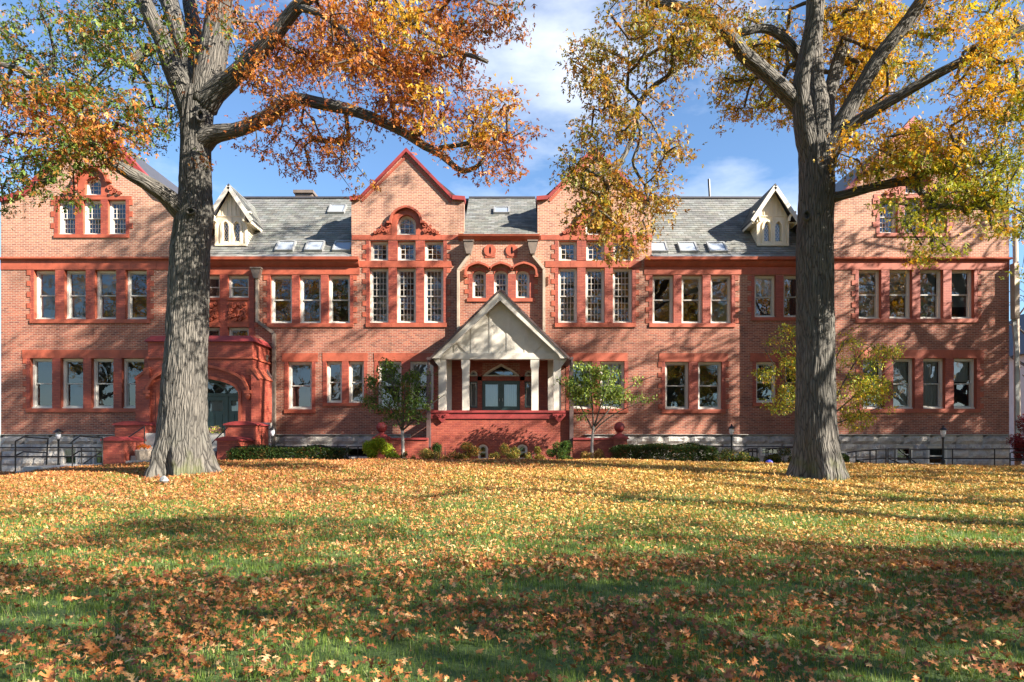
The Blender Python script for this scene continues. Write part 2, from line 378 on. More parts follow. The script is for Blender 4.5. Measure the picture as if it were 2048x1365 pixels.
# ------------------------------------------------------------------ ground
GY = np.array([-400,-50,0,4.5,10,14,18,22,24,26,27.6,60,900.]); GZ = np.array([-1.8,-1.78,-1.72,-1.62,-1.44,-1.12,-.75,-.54,-.57,-1.0,-1.2,-1.3,-3.0])
def gz(x, y):
    x = np.asarray(x, float); y = np.asarray(y, float)
    z = np.interp(y, GY, GZ)
    far = np.clip((y-8)/12, 0, 1)*np.clip((60-y)/20, 0, 1)
    z = z - .0128*np.clip(x, 0, 40)*far - np.clip((-x-10.5)/6.0, 0, 1)*.42*far*np.clip((26.5-y)/2, 0, 1)
    z = z + .035*np.sin(x*.55+.4*y)*np.cos(y*.45-.2*x)*np.clip((34-np.abs(y-8))/10, 0, 1) + .02*np.sin(x*1.7+y*.9)*np.clip((34-np.abs(y-8))/10, 0, 1)
    return z + CZ
xs = np.r_[[-900,-400,-150,-80,-50], np.arange(-36, 36.01, .5), [50,80,150,400,900]]
ys = np.r_[[-400,-150,-60,-20], np.arange(-6, 40.01, .5), [50,80,150,400,900]]
XX, YY = np.meshgrid(xs, ys); V = np.c_[XX.ravel(), YY.ravel(), gz(XX, YY).ravel()]
nx, ny = len(xs), len(ys); I = np.arange(nx*ny).reshape(ny, nx)
Fc = np.c_[I[:-1,:-1].ravel(), I[:-1,1:].ravel(), I[1:,1:].ravel(), I[1:,:-1].ravel()]
lawn = np_mesh('lawn', V, Fc, M['lawn'], smooth=True); tag(lawn, kind='structure')

# ------------------------------------------------------------------ building
Y0, YW, YE, YP = 29.7, 28.2, 27.64, 27.7
bld = empty('school_building', (0, Y0, float(gz(0, Y0))), 'long red brick Victorian building with four gables, slate roof and cream porch', 'building')
def xz(px, py, Y): return (PX(px, Y), PZ(py, Y))
def rectp(px0, px1, py0, py1, Y):
    return [xz(px0, py1, Y), xz(px1, py1, Y), xz(px1, py0, Y), xz(px0, py0, Y)]
def tud(t, k=.82): t = abs(t); return k*math.sqrt(max(0, 1-t*t)) + (1-k)*(1-t)
def archp(px0, px1, py0, py1, rise, Y, n=10, k=.82):
    a = (px1-px0)/2; c = (px0+px1)/2
    pts = [xz(px0, py1, Y), xz(px1, py1, Y)]
    for i in range(n+1):
        t = 1 - 2*i/n; pts.append(xz(c+a*t, py0+rise-rise*tud(t, k), Y))
    return pts
def inset(pts, d):
    """shrink a convex-ish ccw polygon by d"""
    n = len(pts); out = []
    for i in range(n):
        a, b, c = Vector(pts[i-1]), Vector(pts[i]), Vector(pts[(i+1)%n])
        d1 = (b-a).normalized(); d2 = (c-b).normalized()
        n1 = Vector((-d1.y, d1.x)); n2 = Vector((-d2.y, d2.x)); nn = (n1+n2)
        nn = nn.normalized() if nn.length > 1e-6 else n1
        out.append(tuple(b + nn*(d/max(.35, nn.dot(n1)))))
    return out
def clipx(poly, z):
    """horizontal extent of polygon at height z"""
    xsx = []
    for i in range(len(poly)):
        a, b = poly[i], poly[(i+1)%len(poly)]
        if (a[1]-z)*(b[1]-z) < 0: xsx.append(a[0]+(b[0]-a[0])*(z-a[1])/(b[1]-a[1]))
    return (min(xsx), max(xsx)) if len(xsx) > 1 else None
def clipz(poly, x):
    zs = []
    for i in range(len(poly)):
        a, b = poly[i], poly[(i+1)%len(poly)]
        if (a[0]-x)*(b[0]-x) < 0: zs.append(a[1]+(b[1]-a[1])*(x-a[0])/(b[0]-a[0]))
    return (min(zs), max(zs)) if len(zs) > 1 else None
HOLES = {'main': [], 'wl': [], 'wr': []}
def window(poly, Y, wall=None, cols=1, rows=1, split=True, blind=0.0, rec=.15, case=.085, parent=None, bm='blind', casem='white', sashm='sash', glassonly=False, diamond=False):
    if wall: HOLES[wall].append(poly)
    par = parent or bld
    yf = Y + rec; inn = inset(poly, case)
    b = MB(); b.ring(poly, inn, yf, yf+.12)
    z0 = min(p[1] for p in poly); x0 = min(p[0] for p in poly); x1 = max(p[0] for p in poly)
    b.box(x0-.0, x1+.0, yf-.06, yf-.002, z0, z0+.06)           # wooden sill
    if parent is None: wnd = b.build('window', M[casem], bld)
    else: wnd = parent; b.build('window_frame', M[casem], parent)
    zz0 = min(p[1] for p in inn); zz1 = max(p[1] for p in inn); zm = (zz0+zz1)/2
    xi0 = min(p[0] for p in inn); xi1 = max(p[0] for p in inn)
    sw = .012 if diamond else .045
    def sub(lo, hi):
        pts = []
        n = len(inn)
        for i in range(n):
            a, c = inn[i], inn[(i+1)%n]
            ina = lo-1e-6 <= a[1] <= hi+1e-6
            if ina: pts.append(a)
            for zc in (lo, hi):
                if (a[1]-zc)*(c[1]-zc) < -1e-9:
                    pts.append((a[0]+(c[0]-a[0])*(zc-a[1])/(c[1]-a[1]), zc))
        # order by angle about the centre
        cx = sum(p[0] for p in pts)/len(pts); cz = sum(p[1] for p in pts)/len(pts)
        return sorted(pts, key=lambda p: math.atan2(p[1]-cz, p[0]-cx))
    parts = [(zm-.02, zz1, 0), (zz0, zm+.02, 1)] if split else [(zz0, zz1, 0)]
    for lo, hi, k in parts:
        sp = sub(lo, hi); si = inset(sp, sw); yy = yf + .045 + .045*k
        b = MB(); b.ring(sp, si, yy, yy+.035)
        b.build('sash', M[sashm], wnd)
        b = MB(); b.add([(p[0], yy+.018, p[1]) for p in si], [list(range(len(si)))]); o_ = b.build('pane', M['glass'], wnd); o_.rotation_euler = (R(random.uniform(-.5,.5)), 0, R(random.uniform(-.6,.6)))
        if cols > 1 or rows > 1:
            b = MB(); mw = .0085
            a0 = min(p[0] for p in si); a1 = max(p[0] for p in si); c0 = min(p[1] for p in si); c1 = max(p[1] for p in si)
            for i in range(1, cols):
                x = a0+(a1-a0)*i/cols; cl = clipz(si, x)
                if cl: b.box(x-mw, x+mw, yy+.002, yy+.03, cl[0], cl[1])
            for i in range(1, rows):
                z = c0+(c1-c0)*i/rows; cl = clipx(si, z)
                if cl: b.box(cl[0], cl[1], yy+.004, yy+.028, z-mw, z+mw)
            b.build('muntins', M['white'], wnd)
        if diamond:
            b = MB(); a0 = min(p[0] for p in si); a1 = max(p[0] for p in si); c0 = min(p[1] for p in si); c1 = max(p[1] for p in si)
            W_ = a1-a0; H_ = c1-c0; st = H_/5.0; sl = st/(W_/2)
            for s_ in (1, -1):
                for i in range(-2, 8):
                    zl = c0 + i*st + (0 if s_ == 1 else 0)
                    pts = []
                    for q in range(25):
                        x = a0 + W_*q/24; z = zl + (sl*(x-a0) if s_ == 1 else sl*(a1-x)); cl = clipz(si, min(max(x, a0+1e-4), a1-1e-4))
                        if cl and cl[0] <= z <= cl[1]: pts.append((x, z))
                    if len(pts) > 1: b.strip([pts[0], pts[-1]], .014, yy+.002, yy+.02)
            b.build('diamond_leading', M['white'], wnd)
    if blind > 0:
        zb = zz1-(zz1-zz0)*min(blind, .985); b = MB(); n = 18
        vs = []; fs = []
        for i in range(n+1):
            x = xi0+.01+(xi1-xi0-.02)*i/n; yo = yf+.2+(.012*math.sin(i*2.1) if bm == 'curtain' else 0)
            vs += [(x, yo, zb), (x, yo, zz1)]
        for i in range(n): fs.append((2*i, 2*i+2, 2*i+3, 2*i+1))
        b.add(vs, fs); b.build('curtain' if bm == 'curtain' else 'roller_blind', M[bm], wnd)
    return wnd
quoin_me = {}
def quoin(px0, px1, py0, py1, Y, proud=.02, name='quoin', m='red'):
    x0, z0 = xz(px0, py1, Y); x1, z1 = xz(px1, py0, Y)
    if m not in quoin_me:
        b = MB(); e = .03
        b.add([(-.5,0,-.5),(.5,0,-.5),(.5,0,.5),(-.5,0,.5),(-.5+e,-1,-.5+e),(.5-e,-1,-.5+e),(.5-e,-1,.5-e),(-.5+e,-1,.5-e)],
              [(4,5,6,7),(0,1,5,4),(1,2,6,5),(2,3,7,6),(3,0,4,7)])
        me = bpy.data.meshes.new('quoin_'+m); me.from_pydata(b.v, [], b.f); me.materials.append(M[m]); quoin_me[m] = me
    o = link(name, quoin_me[m], bld, ((x0+x1)/2, Y, (z0+z1)/2)); o.scale = (abs(x1-x0), proud, abs(z1-z0)); return o
def red(px0, px1, py0, py1, Y, proud=.02, name='stone_band', m='red', par=None, back=.01):
    x0, z0 = xz(px0, py1, Y); x1, z1 = xz(px1, py0, Y)
    b = MB(); b.box(x0, x1, Y-proud, Y+back, z0, z1); return b.build(name, M[m], par or bld)
def surround(wins, y0, y1, Y, jamb=7, head=12, sill=7, qs='both', ext=5, headname='lintel', hx=None, sillx=None):
    """painted piers, jambs with long-and-short blocks, lintel and sill round a row of openings"""
    a, b = wins[0][0], wins[-1][1]
    hx0, hx1 = hx or (a-jamb-ext, b+jamb+ext)
    if head:
        n = max(1, round((hx1-hx0)/62))
        for i in range(n): red(hx0+(hx1-hx0)*i/n+.15, hx0+(hx1-hx0)*(i+1)/n-.15, y0-head, y0-.2, Y, .022, headname)
    if sill:
        sx0, sx1 = sillx or (a-jamb, b+jamb)
        n = max(1, round((sx1-sx0)/80))
        for i in range(n): red(sx0+(sx1-sx0)*i/n+.12, sx0+(sx1-sx0)*(i+1)/n-.12, y1+.2, y1+sill, Y, .055, 'sill')
    for (p, q) in zip(wins[:-1], wins[1:]): red(p[1], q[0], y0, y1, Y, .018, 'pier', 'redbrick')
    for s_, e in ((-1, a), (1, b)):
        x0, x1 = (e-jamb, e) if s_ < 0 else (e, e+jamb)
        red(x0, x1, y0, y1, Y, .018, 'jamb', 'redbrick')
        if (qs == 'both') or (qs == 'L' and s_ < 0) or (qs == 'R' and s_ > 0):
            n = max(2, int(round((y1-y0)/11))); h = (y1-y0)/n
            for i in range(0, n, 2):
                yy = y0+h*i
                if s_ < 0: quoin(x0-7, x0+1.0, yy+.2, yy+h-.2, Y, .024)
                else: quoin(x1-1.0, x1+7, yy+.2, yy+h-.2, Y, .024)
def rr(): return random.random()

# --- main wall windows
T2L = [(541,584),(599,642),(657,700)]; T2R = [(1305,1347),(1363,1405),(1421,1463)]
for (a, b) in T2L: window(rectp(a, b, 551, 647, Y0), Y0, 'main', blind=.0 if rr() < .4 else .98*(rr() < .35))
for i, (a, b) in enumerate(T2R): window(rectp(a, b, 551, 647, Y0), Y0, 'main', blind=(0,.35,.98)[i])
surround(T2L, 551, 647, Y0, head=0, sill=8); surround(T2R, 551, 647, Y0, head=0, sill=8)
for (a, b, y0_, y1_) in ((397,440,551,596),(456,498,551,596),(397,440,655,690),(456,498,655,690)):
    window(rectp(a, b, y0_, y1_, Y0), Y0, 'main')
for (a, b) in ((1509,1551),(1567,1609)): window(rectp(a, b, 551, 635, Y0), Y0, 'main', blind=.45 if a < 1520 else 0)
surround([(1509,1551),(1567,1609)], 551, 635, Y0, head=0, sill=7)
red(440, 456, 549, 695, Y0, .03, 'pier', 'redbrick'); red(498, 509, 549, 695, Y0, .03, 'jamb', 'redbrick'); red(386, 397, 549, 695, Y0, .03, 'jamb', 'redbrick')
for (y0_, y1_) in ((596.3,601),(645.5,654.6)):
    red(397, 440, y0_, y1_, Y0, .06, 'sill'); red(456, 498, y0_, y1_, Y0, .06, 'sill')
for y_ in (596, 645, 625): quoin(509, 516, y_, y_+10, Y0, .03)
# ground floor
G1 = [(576,624)]; G2 = [(653,684),(697,728)]; G3 = [(756,803),(820,867)]
window(rectp(576,624,724,819,Y0), Y0, 'main', blind=0); surround(G1, 724, 819, Y0, head=17, sill=8, qs='')
for (a, b) in G2: window(rectp(a, b, 723, 806, Y0), Y0, 'main', blind=.6 if a > 690 else 0, bm='blind')
surround(G2, 723, 806, Y0, head=17, sill=7, hx=(645,736), qs='')
for (a, b) in G3: window(rectp(a, b, 723, 819, Y0), Y0, 'main', blind=.5)
surround(G3, 723, 819, Y0, head=17, sill=8, hx=(748, 880), sillx=(748,874), qs='')
G4 = [(1139,1184),(1200,1249)]
for (a, b) in G4: window(rectp(a, b, 723, 818, Y0), Y0, 'main', blind=.97, bm='curtain')
surround(G4, 723, 818, Y0, head=17, sill=8, hx=(1128,1255), qs='')
G5 = [(1330,1378),(1396,1444)]
for (a, b) in G5: window(rectp(a, b, 724, 819, Y0), Y0, 'main')
surround(G5, 724, 819, Y0, head=17, sill=8)
G6 = [(1512,1553),(1570,1611)]
for (a, b) in G6: window(rectp(a, b, 724, 806, Y0), Y0, 'main')
surround(G6, 724, 806, Y0, head=17, sill=7, qs='')
# gable bays
def gable_bay(xo, blinds):
    W = [(739+xo, 777+xo), (793.5+xo, 832+xo), (848+xo, 887+xo)]
    for i, (a, b) in enumerate(W):
        window(rectp(a, b, 536, 646, Y0), Y0, 'main', cols=4, rows=4, blind=blinds[i], rec=.17)
        window(rectp(a+1.5, b-.5, 482, 521.5, Y0), Y0, 'main', cols=3, rows=3, split=False, rec=.17)
    window(archp(793.5+xo, 832+xo, 430, 470, 18, Y0), Y0, 'main', cols=3, rows=3, split=False, rec=.17)
    for p, q in zip(W[:-1], W[1:]):
        red(p[1], q[0], 536, 646, Y0, .018, 'pier', 'redbrick'); red(p[1]-.5, q[0]+1.5, 482, 521.5, Y0, .018, 'pier', 'redbrick')
    red(732+xo, 739+xo, 482, 646, Y0, .018, 'jamb', 'redbrick'); red(887+xo, 894+xo, 482, 646, Y0, .018, 'jamb', 'redbrick')
    for i in range(10):
        yy = 536+11*i
        if i % 2 == 0:
            quoin(725+xo, 733+xo, yy+.3, yy+10.5, Y0, .024); quoin(893+xo, 901+xo, yy+.3, yy+10.5, Y0, .024)
    for (y0_, y1_) in ((490,500),(508,518)):
        quoin(725+xo, 733+xo, y0_, y1_, Y0, .024); quoin(893+xo, 901+xo, y0_, y1_, Y0, .024)
    n = 5
    for i in range(n): red(704+xo+223*i/n+.2, 704+xo+223*(i+1)/n-.2, 470.8, 480.5, Y0, .03, 'stone_band')
    for (a_, b_) in ((713,763),(763,815),(815,865),(865,905)): red(a_+xo+.2, b_+xo-.2, 522.5, 535.3, Y0, .03, 'stone_band')
    for (a_, b_) in ((732,784),(784,840),(840,894)): red(a_+xo+.2, b_+xo-.2, 646.5, 655, Y0, .06, 'sill')
    # arched window surround, hood mould and scrolls
    c = 812.8+xo
    b = MB(); outer = archp(783+xo, 842.5+xo, 419, 470.5, 27, Y0, 14); inner = archp(793.5+xo, 832+xo, 430, 470.5, 18, Y0, 14)
    b.ring(outer, inner, Y0-.03, Y0+.01); b.build('arch_surround', M['red'], bld)
    b = MB(); hp = [xz(c-31+0, 447, Y0)]
    for i in range(17):
        t = -1+2*i/16; hp.append(xz(c+31*t, 416+27-27*tud(t), Y0))
    hp.append(xz(c+31, 447, Y0)); hp = [xz(c-38, 447, Y0)]+hp+[xz(c+38, 447, Y0)]
    b.strip(hp, .09, Y0-.20, Y0-.0, 0); b.build('hood_mould', M['red'], bld)
    for s_ in (-1, 1):
        b = MB()
        def spiral(cx, cy, r, turns, a0, hand):
            pts = []
            for i in range(26):
                f = i/25; a = a0+hand*turns*2*math.pi*f; rr_ = r*(1-.8*f); pts.append(xz(cx+rr_*math.cos(a), cy-rr_*math.sin(a), Y0))
            b.strip(pts, .04, Y0-.10, Y0-.015)
        for (dx, dy, r) in ((37,452,6),(46,461,5.5),(38,464,4),(55,464,4.5),(62,467,3),(48,453.5,2.6)):
            spiral(c+s_*dx, dy, r, 1.4, (0 if s_ > 0 else math.pi), s_)
        b.prism([xz(c+s_*31, 470, Y0), xz(c+s_*69, 470, Y0), xz(c+s_*50, 460, Y0), xz(c+s_*40, 449, Y0), xz(c+s_*31, 447, Y0)][::s_], Y0-.03, Y0+.0)
        b.build('scroll_ornament', M['maroon'] if False else M['red'], bld)
gable_bay(0, (.98, 0, .98)); gable_bay(377.5, (.98, 0, 0))
# centre bay small arched windows
CW = [(945,972),(988,1016),(1032,1059)]
for (a, b) in CW: window(archp(a, b, 541, 596, 9, Y0, k=.95), Y0, 'main', cols=3, rows=2, rec=.14, case=.07)
for (a, b) in ((937,945),(972,988),(1016,1032),(1059,1068)): red(a, b, 549, 597, Y0, .02, 'pier', 'redbrick')
red(937, 1068, 536, 541, Y0, .02, 'stone_band'); red(934, 1071, 597.2, 604, Y0, .055, 'sill')
for (a, b) in CW:
    bb = MB(); bb.ring(archp(a-.1, b+.1, 541, 550, 9, Y0, 10, .95)[0:13], [xz(a-.1, 550, Y0), xz(b+.1, 550, Y0)]+[xz((a+b)/2+(b-a)/2*(1-2*i/10), 540.6, Y0) for i in range(11)], Y0-.02, Y0+.005); bb.build('arch_spandrel', M['red'], bld)
for y_ in (560, 579): quoin(929, 938, y_, y_+9, Y0, .024); quoin(1067, 1076, y_, y_+9, Y0, .024)
b = MB()
for (a0, a1) in ((932,981),(979,1025),(1023,1072)):
    c = (a0+a1)/2; h = (a1-a0)/2; pts = []
    for i in range(15):
        t = -1+2*i/14; pts.append(xz(c+h*t, 528+14-14*tud(t, .7), Y0))
    if a0 == 932: pts = [xz(931, 553, Y0), xz(931.5, 547, Y0)]+pts
    if a1 == 1072: pts = pts+[xz(1072.5, 547, Y0), xz(1073, 553, Y0)]
    b.strip(pts, .085, Y0-.22, Y0)
b.box(PX(928,Y0), PX(935,Y0), Y0-.2, Y0, PZ(556,Y0), PZ(550,Y0)); b.box(PX(1069,Y0), PX(1076,Y0), Y0-.2, Y0, PZ(556,Y0), PZ(550,Y0))
b.build('hood_mould', M['red'], bld)
for cx_ in (980, 1023.5):
    circ = [xz(cx_+12*math.cos(a), 502-12*math.sin(a), Y0) for a in np.linspace(0, 2*math.pi, 21)[:-1]]
    slot = [xz(cx_+2.2*math.cos(a), 502-8*math.sin(a), Y0) for a in np.linspace(0, 2*math.pi, 21)[:-1]]
    b = MB(); b.ring(circ, slot, Y0-.05, Y0+.002); b.prism([xz(cx_-10, 516, Y0), xz(cx_+10, 516, Y0), xz(cx_+10, 508, Y0), xz(cx_-10, 508, Y0)], Y0-.03, Y0-.001)
    b.build('oculus_surround', M['red'], bld)
    b = MB(); b.add([(p[0], Y0-.004, p[1]) for p in slot], [list(range(20))]); b.build('oculus_slot', M['black'], bld)
# portico back wall openings (Y0)
DP = rectp(964, 1040, 762, 842, Y0); HOLES['main'].append(DP)
for (a, b, y0_, y1_, r_, k_) in ((965,1039.5,727,753,25,.25),):
    window(archp(a, b, y0_, y1_, r_, Y0, 12, k_), Y0, 'main', split=False, rec=.12, case=.06)
for (a, b) in ((938.5,955),(1049.5,1066)):
    window(archp(a, b, 741, 753, 8, Y0, 8), Y0, 'main', split=False, rec=.12, case=.05)
    window(rectp(a, b, 763, 816, Y0), Y0, 'main', split=False, rec=.12, case=.05, blind=.97, bm='curtain', casem='green')
# basement openings
LW = [(124,156,894,932),(186,218,894,932)]; RW = [(1790,1824,893,926),(1854,1893,893,932)]
MWL = [(586,612,894,915),(648,672,893,914),(692,737,893,917)]; MWR = [(1338,1380,891,912),(1400,1442,891,912),(1520,1560,893,912)]
HOLES['main'] += [rectp(a, c, d, e, Y0) for a, c, d, e in MWL+MWR]; HOLES['wl'] += [rectp(a, c, d, e, YW) for a, c, d, e in LW]; HOLES['wr'] += [rectp(a, c, d, e, YW) for a, c, d, e in RW]
# main wall
mo = [(379,960),(1640,960),(1640,517),(1303,517),(1303,397),(1285,397),(1187.5,297),(1096,397),(1075,397),(1075,472),(928,472),(928,397),(905,397),(813,301),(721,397),(703,397),(703,517),(379,517)]
# basement openings in main wall
BW = [(575,612,892,915),(648,672,892,915),(693,738,892,915),(1337,1380,890,912),(1398,1440,890,912)]
b = MB(); b.prism([xz(p[0], p[1], Y0) for p in mo], Y0, Y0+.4, 0, HOLES['main'], 1); b.build('brick_wall', [M['brick'], M['red']], bld)
# red painted wall behind the portico
b = MB()
def rx(a0, a1, y0_, y1_): b.box(PX(a0,Y0), PX(a1,Y0), Y0-.012, Y0-.002, PZ(y1_,Y0), PZ(y0_,Y0))
rx(884,938.4,718,842); rx(1066.2,1118,718,842); rx(938.6,1066,718,726.8); rx(955.2,963.9,741,842); rx(1040.1,1049.3,741,842)
rx(938.6,1066,753.2,761.8); rx(938.6,955,816.2,842); rx(1049.5,1066,816.2,842); rx(938.6,964.8,727,740.8); rx(1039.7,1066,727,740.8)
b.build('painted_wall', M['redbrick'], bld)
# porch doors
dz0, dz1 = PZ(842, Y0), PZ(762, Y0)
for (a, b_) in ((964.5,1001.7),(1002.3,1039.5)):
    x0, x1 = PX(a, Y0), PX(b_, Y0); b = MB(); yy = Y0+.1
    gi = [(x0+.13, PZ(813,Y0)), (x1-.13, PZ(813,Y0)), (x1-.13, PZ(769,Y0)), (x0+.13, PZ(769,Y0))]
    b.ring([(x0,dz0),(x1,dz0),(x1,dz1),(x0,dz1)], gi, yy, yy+.06); d = b.build('door', M['green'], bld)
    b = MB(); b.add([(p[0], yy+.03, p[1]) for p in gi], [(0,1,2,3)]); b.build('pane', M['glass'], d)
    b = MB(); vs = []; 
    for i in range(19):
        x = gi[0][0]+(gi[1][0]-gi[0][0])*i/18; vs += [(x, yy+.1+.01*math.sin(i*2.2), gi[0][1]), (x, yy+.1+.01*math.sin(i*2.2), gi[2][1])]
    b.add(vs, [(2*i, 2*i+2, 2*i+3, 2*i+1) for i in range(18)]); b.build('curtain', M['curtain'], d)
    b = MB(); hx_ = x1-.06 if a < 1000 else x0+.06
    b.tube([(hx_, yy-.05, PZ(803,Y0)), (hx_, yy-.05, PZ(797,Y0))], .012, 6); b.build('handle', M['lead'], d)

# --- wings
def wing(side):
    wl = 'wl' if side < 0 else 'wr'; Y = YW
    f = (lambda x: x) if side < 0 else None
    if side < 0:
        W2 = [(68,111),(129,172),(190,233),(251,294)]; W1 = [(60,105),(121.5,167),(183,227.5),(244,289)]; WA = [(116,151),(166,202),(216,252)]
        ys2, ys1, ysa = (540.5,639), (717,817), (400,469.5); arch = (170,203,355.5,391)
        out = [(2,960),(365,960),(365,402),(322,388),(186,242),(50,388),(2,401)]; c = 186
    else:
        W2 = [(1717,1762),(1778.5,1824),(1840,1886),(1902.5,1948)]; W1 = [(1725,1768.5),(1786,1829),(1846,1890),(1907,1953)]; WA = [(1759,1795),(1808.5,1844),(1858,1893)]
        ys2, ys1, ysa = (538.5,638), (717,818), (397,467); arch = (1810,1843,353,388)
        out = [(1650,960),(2018,960),(2018,402),(1962,388),(1825,242),(1688,388),(1650,402)]; c = 1825
    bl2 = (.985,.98,.4,0) if side < 0 else (.985,.5,.98,.75); bl1 = (0,0,0,0) if side < 0 else (.9,.97,.97,.45)
    for i, (a, b) in enumerate(W2): window(rectp(a, b, *ys2, Y), Y, wl, blind=bl2[i], rec=.18)
    for i, (a, b) in enumerate(W1): window(rectp(a, b, *ys1, Y), Y, wl, blind=bl1[i], bm='curtain' if side > 0 else 'blind', rec=.18)
    for i, (a, b) in enumerate(WA): window(rectp(a, b, *ysa, Y), Y, wl, cols=4, rows=3, blind=.5 if (side < 0 and i < 2) else 0, rec=.15)
    window(archp(arch[0], arch[1], arch[2], arch[3], 13, Y), Y, wl, cols=4, rows=3, split=False, casem='white')
    surround(W2, ys2[0], ys2[1], Y, head=0, sill=8)
    surround(W1, ys1[0], ys1[1], Y, head=17, sill=8, ext=8)
    surround(WA, ysa[0], ysa[1], Y, head=7, sill=7)
    b = MB(); b.ring(archp(arch[0]-13, arch[1]+13, arch[2]-15, arch[3]+2, 24, Y, 14), archp(arch[0], arch[1], arch[2], arch[3], 13, Y, 14), Y-.03, Y+.005); b.build('arch_surround', M['red'], bld)
    b = MB(); cc = (arch[0]+arch[1])/2; hp = []
    for i in range(17):
        t = -1+2*i/16; hp.append(xz(cc+31*t, arch[2]-19+26-26*tud(t), Y))
    b.strip([xz(cc-38, arch[2]+9, Y), xz(cc-31, arch[2]+9, Y)]+hp+[xz(cc+31, arch[2]+9, Y), xz(cc+38, arch[2]+9, Y)], .09, Y-.18, Y); b.build('hood_mould', M['red'], bld)
    for s_ in (-1, 1):
        b = MB()
        for (dx, dy, r) in ((36,378,6),(45,384,5),(54,388,4),(38,388,3.5)):
            pts = []
            for i in range(22):
                q = i/21; a_ = (0 if s_ > 0 else math.pi)+s_*1.4*2*math.pi*q; r_ = r*(1-.8*q)
                pts.append(xz(cc+s_*dx+r_*math.cos(a_), dy-r_*math.sin(a_), Y))
            b.strip(pts, .04, Y-.1, Y-.01)
        b.build('scroll_ornament', M['red'], bld)
    xa, xb = out[0][0], out[1][0]
    # belt course with a moulded top
    n = 7
    for i in range(n):
        red(xa+(xb-xa)*i/n+.15, xa+(xb-xa)*(i+1)/n-.15, 520.5, 540, Y, .03, 'stone_band')
    b = MB(); x0, x1 = PX(xa, Y), PX(xb, Y)
    b.prism([(Y-.14, PZ(520.3,Y)), (Y, PZ(520.3,Y)), (Y, PZ(514.5,Y)), (Y-.06, PZ(515.5,Y)), (Y-.16, PZ(518,Y))], 0, 1)
    b.v = [(x0+(x1-x0)*p[1]-.05*(1-p[1])+.05*p[1], p[0], p[2]) for p in b.v]; b.build('belt_moulding', M['red'], bld)
    # rake copings and kneelers
    pk = out[4]; L_, R_ = out[3], out[5]
    b = MB(); dn = 4
    b.strip([xz(out[6][0], out[6][1], Y), xz(R_[0], R_[1], Y), xz(pk[0], pk[1], Y), xz(L_[0], L_[1], Y), xz(out[2][0], out[2][1], Y)], .2, Y-.14, Y+.35)
    b.build('gable_coping', M['maroon'], bld)
    # side walls and roof
    zg = PZ(960, Y); b = MB(); ze = PZ(404, Y)
    b.box(PX(xa,Y), PX(xa,Y)+.35, Y+.402, 44, zg, ze); b.box(PX(xb,Y)-.35, PX(xb,Y), Y+.402, 44, zg, ze)
    b.box(PX(xa,Y), PX(xb,Y), 44.002, 44.3, zg, ze); b.build('side_wall', M['brick'], bld)
    rf = MB(); xl, xr, xc = PX(out[5][0],Y), PX(out[3][0],Y), PX(c, Y); zf, zp = PZ(388,Y)+.0, PZ(244,Y)+.0
    for (p, q, r_, s_) in (((PX(xa,Y)-.2, ze-.05), (xl, zf), (xc, zp), 0), ((PX(xb,Y)+.2, ze-.05), (xr, zf), (xc, zp), 0)):
        prof = [p, q, r_]
        for i in range(2):
            u, v_ = prof[i], prof[i+1]
            rf.add([(u[0],Y+.3,u[1]),(v_[0],Y+.3,v_[1]),(v_[0],44.3,v_[1]),(u[0],44.3,u[1]),(u[0],Y+.3,u[1]-.15),(v_[0],Y+.3,v_[1]-.15),(v_[0],44.3,v_[1]-.15),(u[0],44.3,u[1]-.15)],
                   [(0,1,2,3),(7,6,5,4),(0,4,5,1),(1,5,6,2),(2,6,7,3),(3,7,4,0)])
    rf.add([(PX(xa,Y),44.2,ze),(PX(xb,Y),44.2,ze),(xc,44.2,zp)], [(0,1,2)])
    o = rf.build('wing_roof', M['ridge'], bld)
    b = MB(); b.prism([xz(p[0], p[1], Y) for p in out], Y, Y+.4, 0, HOLES[wl], 1); b.build('brick_wall', [M['brick'], M['red']], bld)
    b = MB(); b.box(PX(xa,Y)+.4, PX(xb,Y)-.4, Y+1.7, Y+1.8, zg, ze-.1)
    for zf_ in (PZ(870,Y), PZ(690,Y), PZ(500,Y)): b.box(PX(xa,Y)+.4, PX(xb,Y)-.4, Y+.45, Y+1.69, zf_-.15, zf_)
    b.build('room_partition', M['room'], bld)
wing(-1); wing(1)
# interior partition of the main range
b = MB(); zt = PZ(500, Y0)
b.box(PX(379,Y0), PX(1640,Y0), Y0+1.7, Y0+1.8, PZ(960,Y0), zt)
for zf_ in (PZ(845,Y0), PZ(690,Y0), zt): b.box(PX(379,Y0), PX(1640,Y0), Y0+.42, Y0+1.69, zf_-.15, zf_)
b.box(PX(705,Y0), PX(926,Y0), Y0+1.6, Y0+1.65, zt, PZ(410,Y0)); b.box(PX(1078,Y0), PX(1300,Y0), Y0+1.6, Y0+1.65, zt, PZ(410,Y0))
b.build('room_partition', M['room'], bld)

